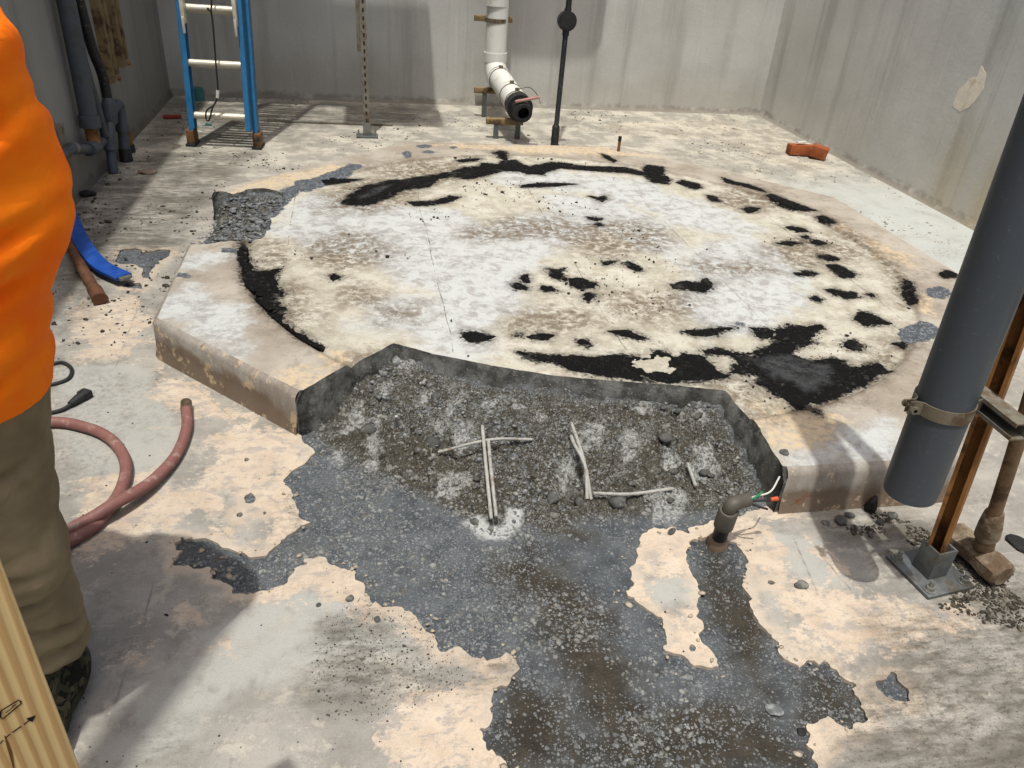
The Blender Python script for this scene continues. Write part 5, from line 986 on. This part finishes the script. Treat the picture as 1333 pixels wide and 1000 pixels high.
MB().tube([(-1.40, 4.66, 2.5), (-1.40, 4.63, .6), (-1.39, 4.66, .36), (-1.385, 4.68, .20)], .022, 12).build('pipe_run', M['pvc_wall'], lp5)
for yy, z0, z1, lab in ((5.13, .40, 2.6, 'brown slotted wall channel on the left wall, the nearer and lower of two'), (5.40, .44, 2.6, 'brown slotted wall channel on the left wall, the one nearer the rear')):
    bc = thing('wall_channel', lab, 'channel', (-1.42, yy, z0), 'brown channels on the left wall')
    MB().extrude(STRUT(.05, .004, .012), (-1.425, yy, z0), (-1.425, yy - .03, z1), (0, 1, 0)).build('front_channel', M['tanstrut'], bc)
    MB().extrude(STRUT(.05, .004, .012), (-1.425, yy + .09, z0 + .03), (-1.425, yy + .06, z1), (0, 1, 0)).build('rear_channel', M['tanstrut'], bc)
    MB().tube([(-1.39, yy + .02, z0 + .02), (-1.375, yy + .02, z0 + .02)], .014, 8).build('end_bolt', M['rust'], bc)
# ------------------------------------------------------------------ debris that can be picked out
def rock_mesh(seed, r, flat=.6, sub=2):
    bm = bmesh.new(); bmesh.ops.create_icosphere(bm, subdivisions=sub, radius=1); rg = np.random.default_rng(seed); ax = rg.uniform(.7, 1.25, 3)
    pls = [(Vector(rg.normal(size=3)).normalized(), rg.uniform(.55, .85)) for _ in range(9)]
    for v in bm.verts:
        p = v.co.copy()
        for nrm, d in pls:
            k = p.dot(nrm)
            if k > d: p -= nrm * (k - d)
        v.co = Vector((p.x * ax[0], p.y * ax[1], p.z * ax[2] * flat)) * r
    me = bpy.data.meshes.new('concrete_chunk'); bm.to_mesh(me); bm.free(); return me
def rock(x, y, z, r, seed, label, mat='rock', flat=.6, group='loose concrete chunks'):
    o = link('concrete_chunk', rock_mesh(seed, r, flat), M[mat]); o.location = (x, y, z + r * flat * .45); o.rotation_euler = (0, 0, seed * 1.7); return tag(o, label, 'concrete chunk', group)
rock(1.077, 1.241, 0, .017, 1, 'dark angular concrete chunk alone on the peach floor left of the foot plate')
rock(1.437, 1.50, 0, .024, 2, 'upright black chip leaning on the front face of the plinth', 'dark', 1.5)
rock(-.058, 1.324, 0, .013, 3, 'oval dark pebble on the peach coating below the left chipped channel')
rock(-.129, 1.313, 0, .006, 4, 'small round pebble left of the oval dark pebble')
rock(.005, 1.254, 0, .008, 5, 'small dark crumb right of the oval dark pebble')
rock(1.173, 1.601, .15, .018, 6, 'grey oblong stone lying on the plinth beside the cut edge', 'rock', .5)
rock(1.315, 1.46, 0, .020, 7, 'biggest grey chunk in the cluster at the foot of the plinth')
rock(1.27, 1.458, 0, .013, 8, 'leftmost chunk in the cluster at the foot of the plinth')
rock(1.357, 1.482, 0, .015, 9, 'grey chunk tucked against the plinth foot right of the biggest')
rock(1.354, 1.424, 0, .011, 10, 'small chunk nearest the camera in the plinth foot cluster')
rock(1.372, 1.395, 0, .010, 11, 'small chunk on the grit between cluster and foot plate')
rock(1.435, 1.448, 0, .012, 12, 'grey chunk just in front of the upright black chip')
rock(1.49, 1.469, 0, .014, 13, 'grey chunk below the cut end of the dark pipe')
rock(1.636, 1.42, 0, .026, 14, 'black chunk behind the sledge hammer head', 'dark', .7)
rock(1.79, 1.317, 0, .034, 15, 'flat black chunk at the right edge beyond the hammer', 'dark', .4)
rock(.81, 1.47, 0, .016, 17, 'flat greenish grey chip lying left of the conduit stub', 'rock', .4)
rock(.876, .857, -.01, .012, 18, 'rounded black pebble in the chipped grey channel', 'dark')
rock(.84, .91, -.01, .018, 19, 'pale pitted stone sitting in the chipped grey channel', 'stones')
rock(-1.402, 4.262, 0, .05, 20, 'black lump at the foot of the left wall', 'dark', .5)
rock(-1.20, 4.68, 0, .05, 21, 'flat tan slab of debris near the wall pipes', 'mortar', .3)
br = thing('broken_brick', 'orange broken brick in two pieces by the right wall', 'brick', (3.34, 5.33, 0))
MB().box((3.29, 5.40, .04), (.20, .10, .075), .01, Matrix.Rotation(R_(-8), 3, 'Z') @ Matrix.Rotation(R_(-5), 3, 'X')).build('brick_piece', M['brick'], br)
MB().box((3.385, 5.305, .05), (.12, .10, .085), .008, Matrix.Rotation(R_(-34), 3, 'Z') @ Matrix.Rotation(R_(9), 3, 'Y')).build('brick_piece', M['brick'], br)
tag(MB().box((3.28, 5.40, .095), (.09, .03, .008), .002, Matrix.Rotation(R_(18), 3, 'Z')).build('white_chip', M['whitewire']), 'white paint flake lying on the broken orange brick', 'flake')
tag(MB().tube([(-1.22, 6.60, .0), (-1.22, 6.60, .09)], [.05, .045], 16).build('plastic_cap', M['teal']), 'teal plastic cap in the debris behind the blue ladder', 'cap')
tag(MB().box((-1.30, 5.98, .012), (.12, .05, .02), .004, Matrix.Rotation(R_(15), 3, 'Z')).build('red_scrap', M['red']), 'small dark red scrap left of the ladder foot', 'scrap')
tag(MB().box((-.2, 5.95, .008), (.9, .02, .012), .002, Matrix.Rotation(R_(-2), 3, 'Z')).build('metal_strip', M['oldsteel']), 'thin pale metal strip lying on the shaded floor behind the strut post', 'strip')
M['flake'] = simple('paint_flake', C(190, 178, 160), .8, .2, 0, .4, 60, .001)
# ------------------------------------------------------------------ grit and aggregate: too many and too small to count
ico = bmesh.new(); bmesh.ops.create_icosphere(ico, subdivisions=1, radius=1); IV = np.array([v.co[:] for v in ico.verts]); IF = np.array([[v.index for v in f.verts] for f in ico.faces]); ico.free()
def scatter(name, P_, S_, mat, parent=None, label=None, flat=(.35, .8)):
    n = len(P_); jit = 1 + rng.uniform(-.35, .35, (n, len(IV), 1)); ang = rng.uniform(0, 6.28, n); ca, sa = np.cos(ang), np.sin(ang)
    A = IV[None] * jit; A = A * (S_[:, None, None] * np.stack([rng.uniform(.7, 1.4, n), rng.uniform(.6, 1.1, n), rng.uniform(*flat, n)], 1)[:, None, :])
    B = A.copy(); B[..., 0] = A[..., 0] * ca[:, None] - A[..., 1] * sa[:, None]; B[..., 1] = A[..., 0] * sa[:, None] + A[..., 1] * ca[:, None]
    V_ = (B + P_[:, None, :]).reshape(-1, 3); F_ = (IF[None] + (np.arange(n) * len(IV))[:, None, None]).reshape(-1, 3)
    o = link(name, raw_mesh(name, V_, F_.ravel(), np.full(len(F_), 3), smooth=False), mat, parent); o['kind'] = 'stuff'
    if label: o['label'] = label
    return o
def pick(n, x0, x1, y0, y1, cond):
    x = rng.uniform(x0, x1, n); y = rng.uniform(y0, y1, n); m = cond(x, y); return x[m], y[m]
clump = lambda x, y, f, s, t: fbm(x, y, f, 4, s) > t
expd = lambda x, y: sdf(DATA['exposed'], x, y)
x, y = pick(60000, -.55, 1.6, .4, 2.35, lambda x, y: (expd(x, y) > .012) & ((octd(x, y) < -.01) | (sdf(DATA['cut'], x, y) > .02)) & clump(x, y, 5, 88, .10) & ((octd(x, y) < .03) | clump(x, y, 9, 188, .22)))
x, y = x[:8000], y[:8000]; s = rng.gamma(1.7, .0014, len(x)) + .0010; s = np.minimum(s, .010)
h = len(x) // 2; q = np.stack([x, y, subz(x, y) - s * .25], 1); scatter('aggregate', q[:h], s[:h], M['stones'], floor); scatter('aggregate', q[h:], s[h:], M['palestone'], floor)
x, y = pick(9000, .0, 1.15, 1.5, 2.3, lambda x, y: (octd(x, y) > .0) & (sdf(DATA['cut'], x, y) > .015)); m_ = clump(x, y, 5, 98, .05); x, y = x[m_][:900], y[m_][:900]; s = np.minimum(rng.gamma(1.5, .0019, len(x)) + .0016, .018)
scatter('rubble', np.stack([x, y, subz(x, y) - s * .25], 1), s, M['stones'], floor)
x, y = pick(16000, .0, 1.15, 1.5, 2.3, lambda x, y: (octd(x, y) > .0) & (sdf(DATA['cut'], x, y) > .012) & clump(x, y, 12, 189, .02)); x, y = x[:2600], y[:2600]; s = np.minimum(rng.gamma(1.5, .0015, len(x)) + .0009, .012)
scatter('aggregate', np.stack([x, y, subz(x, y) - s * .15], 1), s, M['palestone'], floor)
x, y = pick(400, .0, 1.1, 1.55, 2.3, lambda x, y: (octd(x, y) > .03) & (sdf(DATA['cut'], x, y) > .04)); x, y = x[:70], y[:70]; s = np.minimum(rng.gamma(2.5, .004, len(x)) + .005, .026)
scatter('rubble', np.stack([x, y, subz(x, y) - s * .1], 1), s, M['rock'], floor)
x, y = pick(4000, -.8, -.3, 3.1, 3.9, lambda x, y: (octd(x, y) > -.06) & (sdf(DATA['brk'], x, y) > .0)); x, y = x[:700], y[:700]; s = np.minimum(rng.gamma(1.6, .0035, len(x)) + .002, .028)
scatter('rubble', np.stack([x, y, subz(x, y)], 1), s, M['stones'], floor)
x, y = pick(30000, -.6, 1.6, .4, 2.0, lambda x, y: (np.abs(expd(x, y) - .012) < .03) & (octd(x, y) < -.01)); x, y = x[:220], y[:220]; s = np.minimum(rng.gamma(1.5, .0018, len(x)) + .001, .010)
scatter('coating_chips', np.stack([x, y, np.where(expd(x, y) > .01, subz(x, y) + .002, .002)], 1), s, M['flake'], floor, flat=(.1, .3))
def onfloor(name, n, x0, x1, y0, y1, cond, gs, mn, mx, mat):
    x, y = pick(n * 12, x0, x1, y0, y1, lambda x, y: cond(x, y) & (octd(x, y) < -.01) & (expd(x, y) < -.01)); x, y = x[:n], y[:n]; s = np.minimum(rng.gamma(1.6, gs, len(x)) + mn, mx)
    scatter(name, np.stack([x, y, s * .2], 1), s, mat, floor)
dz = lambda i: (lambda x, y: sdf(DATA['dirt'][i], x, y) + fbm(x, y, 5, 4, 91) * .15 > 0)
onfloor('grit', 2600, 1.0, 2.4, .8, 1.6, lambda x, y: dz(2)(x, y) & clump(x, y, 7, 92, -.1), .0012, .0009, .010, M['dirtgrit'])
onfloor('grit', 800, -.2, .5, .8, 1.4, dz(0), .0004, .0006, .0035, M['dirtgrit'])
onfloor('grit', 800, -1.42, -.3, 2.6, 5.4, lambda x, y: clump(x, y, 3, 93, .05), .0018, .0014, .016, M['dirtgrit'])
onfloor('grit', 900, -1.42, 3.5, 5.2, 6.7, lambda x, y: clump(x, y, 2.5, 94, .15), .0015, .0012, .022, M['dirtgrit'])
onfloor('paint_flakes', 450, 2.3, 3.55, 3.5, 6.6, lambda x, y: clump(x, y, 3, 95, .0), .0022, .0015, .018, M['flake'])
onfloor('grit', 320, -1.2, 2.2, .5, 2.6, lambda x, y: clump(x, y, 2, 96, .0), .0006, .0006, .005, M['dark'])
x, y = pick(5000, -.6, 2.5, 1.6, 4.8, lambda x, y: (octd(x, y) > .05) & (np.maximum(sdf(DATA['cut'], x, y), sdf(DATA['brk'], x, y)) < -.02) & clump(x, y, 3, 97, .1)); x, y = x[:700], y[:700]; s = np.minimum(rng.gamma(1.5, .0016, len(x)) + .001, .01)
g_ = scatter('tar_crumbs', np.stack([x, y, .142 + s * .2], 1), s, M['dark']); keep(g_, plinth)
# ------------------------------------------------------------------ person
def nets(fn, lo, hi, h):
    """surface of fn < 0 on a regular grid (naive surface nets)"""
    lo = np.array(lo); n = np.ceil((np.array(hi) - lo) / h).astype(int) + 1
    ax = [lo[i] + np.arange(n[i]) * h for i in range(3)]; Xg, Yg, Zg = np.meshgrid(*ax, indexing='ij'); F = fn(Xg, Yg, Zg); s = F < 0
    cnt = np.zeros(tuple(n - 1), int)
    for a in (0, 1):
        for b in (0, 1):
            for c in (0, 1): cnt += s[a:n[0] - 1 + a, b:n[1] - 1 + b, c:n[2] - 1 + c]
    act = (cnt > 0) & (cnt < 8); ids = -np.ones(act.shape, np.int64); I = np.argwhere(act); ids[act] = np.arange(len(I)); acc = np.zeros((len(I), 3)); num = np.zeros(len(I))
    for axis_ in range(3):
        o1, o2 = [k for k in range(3) if k != axis_]
        for a in (0, 1):
            for b in (0, 1):
                p = I.copy(); p[:, o1] += a; p[:, o2] += b; q = p.copy(); q[:, axis_] += 1; fa = F[tuple(p.T)]; fb = F[tuple(q.T)]; m = (fa < 0) != (fb < 0); t = np.where(m, fa / (fa - fb + 1e-12), 0)
                pos = p.astype(float); pos[:, axis_] += t; acc[m] += pos[m]; num[m] += 1
    V_ = lo + acc / np.maximum(num, 1)[:, None] * h; quads = []
    for axis_ in range(3):
        o1, o2 = [(1, 2), (2, 0), (0, 1)][axis_]; sl1 = [slice(None)] * 3; sl2 = [slice(None)] * 3; sl1[axis_] = slice(0, -1); sl2[axis_] = slice(1, None); ch = s[tuple(sl1)] != s[tuple(sl2)]; E_ = np.argwhere(ch)
        ok = (E_[:, o1] > 0) & (E_[:, o2] > 0) & (E_[:, o1] < n[o1] - 1) & (E_[:, o2] < n[o2] - 1); E_ = E_[ok]
        def cid(d1, d2):
            p = E_.copy(); p[:, o1] -= d1; p[:, o2] -= d2; return ids[tuple(p.T)]
        q = np.stack([cid(1, 1), cid(0, 1), cid(0, 0), cid(1, 0)], 1); fl = ~s[tuple(E_.T)]; q[fl] = q[fl][:, ::-1]; quads.append(q)
    return V_, np.concatenate(quads)
def cone(X, Y, Z, a, b, ra, rb):
    a = np.array(a, float); b = np.array(b, float); d = b - a; px, py, pz = X - a[0], Y - a[1], Z - a[2]; t = np.clip((px * d[0] + py * d[1] + pz * d[2]) / (d @ d), 0, 1)
    return np.sqrt((px - t * d[0]) ** 2 + (py - t * d[1]) ** 2 + (pz - t * d[2]) ** 2) - (ra + (rb - ra) * t)
def ellip(X, Y, Z, c, r, yaw=0):
    x, y, z = X - c[0], Y - c[1], Z - c[2]; ca, sa = math.cos(yaw), math.sin(yaw); x, y = x * ca + y * sa, -x * sa + y * ca
    k = np.sqrt((x / r[0]) ** 2 + (y / r[1]) ** 2 + (z / r[2]) ** 2); return (k - 1) * min(r)
def smin(a, b, k): 
    h = np.clip(.5 + .5 * (b - a) / k, 0, 1); return b + (a - b) * h - k * h * (1 - h)
YAW = -.53
def torso(X, Y, Z, g=0.):
    zs_ = (.60, .72, .85, .95, 1.08, 1.2, 1.30, 1.36); ci = np.interp(Z, zs_, (-.69, -.683, -.645, -.622, -.615, -.622, -.625, -.62)); wi = np.interp(Z, zs_, (.20, .203, .20, .195, .198, .19, .155, .09)) + g; di = np.interp(Z, zs_, (.155, .158, .155, .15, .152, .14, .11, .07)) + g
    ca, sa = math.cos(YAW), math.sin(YAW); x = X - ci; y = Y - 1.12; u, v = x * ca + y * sa, -x * sa + y * ca
    return (np.sqrt((u / wi) ** 2 + (v / di) ** 2) - 1) * di
SHL, ELL, WRL = (-.478, 1.045, 1.255), (-.468, 1.085, 1.06), (-.66, .87, .97)
SHR, ELR, WRR = (-.80, 1.20, 1.25), (-.90, 1.20, 1.02), (-.80, .93, 1.0)
def shirt(X, Y, Z):
    d = torso(X, Y, Z)
    for s_, e_, w_ in ((SHL, ELL, WRL), (SHR, ELR, WRR)):
        d = smin(d, cone(X, Y, Z, s_, e_, .086, .076), .05); d = smin(d, cone(X, Y, Z, e_, w_, .075, .058), .05)
    d = smin(d, cone(X, Y, Z, (-.62, 1.09, 1.26), (-.62, 1.08, 1.34), .10, .065), .05)
    # cloth folds: diagonal drags from the elbow and the waist, plus small wrinkles
    u = X * .55 + Z * .9 + Y * .25; v = X * .8 - Z * .5; w_ = fbm(X * 3 + Y, Z * 3 - Y, 1.0, 3, 201)
    f1 = (1 - 2 * np.abs(np.sin(u * 21 + v * 5 + w_ * 4)) ** .7) * .6 + (1 - 2 * np.abs(np.sin(u * 12 - v * 13 + w_ * 4.5)) ** .7) * .5
    near = np.exp(-((X - ELL[0] + .06) ** 2 + (Y - ELL[1]) ** 2 + (Z - ELL[2] + .05) ** 2) / .03)
    low = sstep(1.15, .8, Z)
    d = d + f1 * (.002 + .007 * near + .002 * low) + fbm(X * 1.4 + Y * .9, Z + Y * .4, 8, 3, 205) * .007
    for (x0, z0, x1, z1) in ((-.54, .985, -.385, 1.055), (-.58, .92, -.42, .975), (-.50, 1.10, -.385, 1.19), (-.62, .84, -.455, .90), (-.60, .765, -.47, .84), (-.48, 1.19, -.40, 1.28), (-.56, 1.04, -.47, 1.00), (-.52, .80, -.49, .93)):
        ex, ez = x1 - x0, z1 - z0; t = np.clip(((X - x0) * ex + (Z - z0) * ez) / (ex * ex + ez * ez), 0, 1); q = np.hypot(X - x0 - t * ex, Z - z0 - t * ez); k = np.sin(t * math.pi) * .8 + .2
        d = d + k * (.013 * np.exp(-(q / .010) ** 2) - .007 * np.exp(-((q - .024) / .014) ** 2))
    return np.maximum(d, np.maximum(.725 + .018 * np.sin(X * 22) + (X + .62) * .10 - Z, Z - 1.345))
def trousers(X, Y, Z):
    d = cone(X, Y, Z, (-.675, 1.12, .86), (-.665, 1.12, .80), .15, .165)
    for h_p, k_p, a_p in (((-.602, 1.12, .80), (-.600, 1.07, .45), (-.645, 1.13, .13)), ((-.79, 1.12, .80), (-.86, 1.06, .45), (-.92, 1.12, .13))):
        d = smin(d, cone(X, Y, Z, h_p, k_p, .108, .083), .04); d = smin(d, cone(X, Y, Z, k_p, a_p, .082, .078), .03)
    w_ = fbm(X * 2 + Y, Z * 2, 1.5, 3, 211); stack_ = sstep(.42, .15, Z)
    d = d + (np.abs(np.sin(Z * 34 + X * 20 + w_ * 5)) ** .7 * -.020 * stack_ + .008 * stack_ + (1 - 2 * np.abs(np.sin(Z * 15 - X * 20 + Y * 9 + w_ * 5)) ** .6) * .004 + (1 - 2 * np.abs(np.sin(Z * 9 + X * 26 + w_ * 6)) ** .6) * .0035 + fbm(X * 1.5 + Y, Z * .7, 9, 3, 213) * .006)
    for (x0, z0, x1, z1) in ((-.70, .50, -.52, .44), (-.72, .45, -.53, .50), (-.68, .40, -.52, .37), (-.66, .60, -.50, .66), (-.70, .70, -.52, .78), (-.72, .30, -.55, .27), (-.71, .24, -.55, .20), (-.70, .18, -.56, .155), (-.60, .33, -.53, .24)):
        ex, ez = x1 - x0, z1 - z0; t = np.clip(((X - x0) * ex + (Z - z0) * ez) / (ex * ex + ez * ez), 0, 1); q = np.hypot(X - x0 - t * ex, Z - z0 - t * ez); k = np.sin(t * math.pi) * .8 + .2
        d = d + k * (.011 * np.exp(-(q / .009) ** 2) - .006 * np.exp(-((q - .022) / .013) ** 2))
    return np.maximum(d, np.maximum(.150 + .010 * np.sin(Y * 20) - Z, Z - .93))
def boot(cx_, cy_):
    def f(X, Y, Z):
        d = cone(X, Y, Z, (cx_, cy_, .24), (cx_, cy_ - .01, .07), .056, .05); d = smin(d, ellip(X, Y, Z, (cx_ - .005, cy_ - .07, .055), (.05, .15, .055), .12), .03); d = smin(d, ellip(X, Y, Z, (cx_ + .004, cy_ + .03, .05), (.045, .07, .055)), .03)
        return np.maximum(d, .018 - Z)
    return f
def sole(cx_, cy_):
    def f(X, Y, Z): return np.maximum(np.maximum(smin(ellip(X, Y, Z * 0, (cx_ - .006, cy_ - .075, 0), (.056, .155, .2), .12), ellip(X, Y, Z * 0, (cx_ + .004, cy_ + .03, 0), (.05, .076, .2)), .03), Z - .024 - .002 * np.sign(np.sin(Y * 300))), .001 - Z)
    return f
def body(X, Y, Z):
    d = np.maximum(torso(X, Y, Z, -.05), .80 - Z)
    for s_, e_, w_ in ((SHL, ELL, WRL), (SHR, ELR, WRR)):
        d = smin(d, cone(X, Y, Z, s_, e_, .06, .045), .03); d = smin(d, cone(X, Y, Z, e_, w_, .045, .028), .02)
        e_, w_ = np.array(e_), np.array(w_); f_ = (w_ - e_) / np.linalg.norm(w_ - e_); sd_ = np.cross(f_, (0, 0, 1)); sd_ /= np.linalg.norm(sd_); up_ = np.cross(sd_, f_); pm = w_ + f_ * .05
        d = smin(d, cone(X, Y, Z, w_, w_ + f_ * .085, .03, .034), .015)
        for k, (o_, l_) in enumerate(((-.028, .055), (-.0095, .068), (.0095, .07), (.028, .06))):
            b0 = w_ + f_ * .095 + sd_ * o_; b1 = b0 + f_ * l_ * .55 - up_ * .012; b2 = b1 + f_ * l_ * .25 - up_ * .028; d = np.minimum(d, np.minimum(cone(X, Y, Z, b0, b1, .0095, .0088), cone(X, Y, Z, b1, b2, .0088, .0075)))
        sg = 1 if s_ is SHR else -1; t0 = w_ + f_ * .03 + sd_ * .028 * sg; t1 = t0 + f_ * .035 + sd_ * .022 * sg - up_ * .006; d = smin(d, np.minimum(cone(X, Y, Z, t0, t1, .0125, .0105), cone(X, Y, Z, t1, t1 + f_ * .03 - up_ * .008, .0105, .008)), .006)
    for h_p, k_p, a_p in (((-.602, 1.12, .80), (-.590, 1.07, .45), (-.638, 1.13, .11)), ((-.79, 1.12, .80), (-.86, 1.06, .45), (-.92, 1.12, .11))):
        d = smin(d, cone(X, Y, Z, h_p, k_p, .08, .055), .03); d = smin(d, cone(X, Y, Z, k_p, a_p, .052, .036), .02)
    d = smin(d, cone(X, Y, Z, (-.62, 1.08, 1.28), (-.635, 1.05, 1.42), .058, .052), .04)
    hc_ = (-.65, 1.02, 1.50); d = smin(d, ellip(X, Y, Z, hc_, (.073, .092, .108), YAW), .03); fw = np.array((-math.sin(-YAW), -math.cos(-YAW), 0))
    d = smin(d, cone(X, Y, Z, np.array(hc_) + fw * .088 + (0, 0, .012), np.array(hc_) + fw * .105 + (0, 0, -.018), .008, .013), .012)
    d = smin(d, cone(X, Y, Z, np.array(hc_) + fw * .07 + (0, 0, -.055), np.array(hc_) + fw * .075 + (0, 0, -.06), .022, .02), .02)
    sw = np.array((fw[1], -fw[0], 0)); 
    for q in (-1, 1):
        d = smin(d, ellip(X, Y, Z, np.array(hc_) + sw * .074 * q, (.012, .02, .03), YAW), .008); d = np.maximum(d, -(ellip(X, Y, Z, np.array(hc_) + fw * .098 + sw * .031 * q + (0, 0, .012), (.016, .012, .009), YAW)))
    d = np.maximum(d, -ellip(X, Y, Z, np.array(hc_) + fw * .097 + np.array((0, 0, -.048)), (.022, .008, .0035), YAW)); return d
def cloth_material(name, a, b, weave, sat=1):
    n = N(name, .85, .15); nz = n.noise(9, 5, .6); c = n.mix(n.mr(nz, .3, .7), a, b)
    return n.done(c, .85, n.bump(n.noise(17, 4, .5, .8), .006))
M['orange'] = cloth_material('orange_cotton', C(255, 112, 8, .95), C(255, 130, 18, 1.), 600); M['khaki'] = cloth_material('khaki_canvas', C(140, 126, 100), C(168, 152, 122), 500); M['skin'] = simple('skin', C(196, 150, 122), .55, .35, 0, .12, 30)
def camo():
    n = N('camouflage_fabric', .85, .15); v = n.noise(24, 3, .5, 1.5); c = n.mix(n.mr(v, .47, .5), C(26, 27, 24), C(64, 66, 50)); c = n.mix(n.mr(n.noise(30, 3, .5, 1.2, off=9), .56, .59), c, C(92, 86, 70)); return n.done(c, .85, n.bump(n.noise(500, 2), .0008))
M['camo'] = camo()
person = thing('person', 'person in orange long-sleeved shirt, khaki trousers and camouflage boots at left', 'person', (-.78, 1.12, 0))
def grow(name, fn, lo, hi, h, mat):
    V_, Q_ = nets(fn, lo, hi, h); o = link(name, raw_mesh(name, V_, Q_.ravel(), np.full(len(Q_), 4)), M[mat]); return keep(o, person)
grow('body', body, (-1.02, .68, .05), (-.34, 1.36, 1.64), .0085, 'skin')
grow('shirt', shirt, (-1.06, .76, .68), (-.33, 1.38, 1.37), .0072, 'orange')
grow('trousers', trousers, (-1.06, .9, .06), (-.42, 1.34, .95), .0072, 'khaki')
for bx_, by_ in ((-.625, 1.12), (-.92, 1.11)):
    b_o = grow('boot', boot(bx_, by_), (bx_ - .1, by_ - .26, -.01), (bx_ + .1, by_ + .14, .26), .006, 'camo')
    s_o = grow('sole', sole(bx_, by_), (bx_ - .1, by_ - .27, -.02), (bx_ + .1, by_ + .15, .05), .006, 'blackrub'); s_o.parent = b_o; s_o.matrix_parent_inverse = Matrix.Translation(-person.location)
M['hair'] = simple('dark_hair', C(52, 42, 36), .6, .3, 0, .3, 80, .001)
def hair(X, Y, Z): return np.maximum(ellip(X, Y, Z, (-.645, 1.03, 1.507), (.078, .097, .112), YAW) + fbm(X * 1, Y + Z, 60, 2, 220) * .004, -np.minimum(1, ((Z - 1.50) * 1.0 + (Y - .99) * .8 + (X + .66) * .45)))
grow('hair', hair, (-.76, .9, 1.40), (-.54, 1.16, 1.65), .006, 'hair')
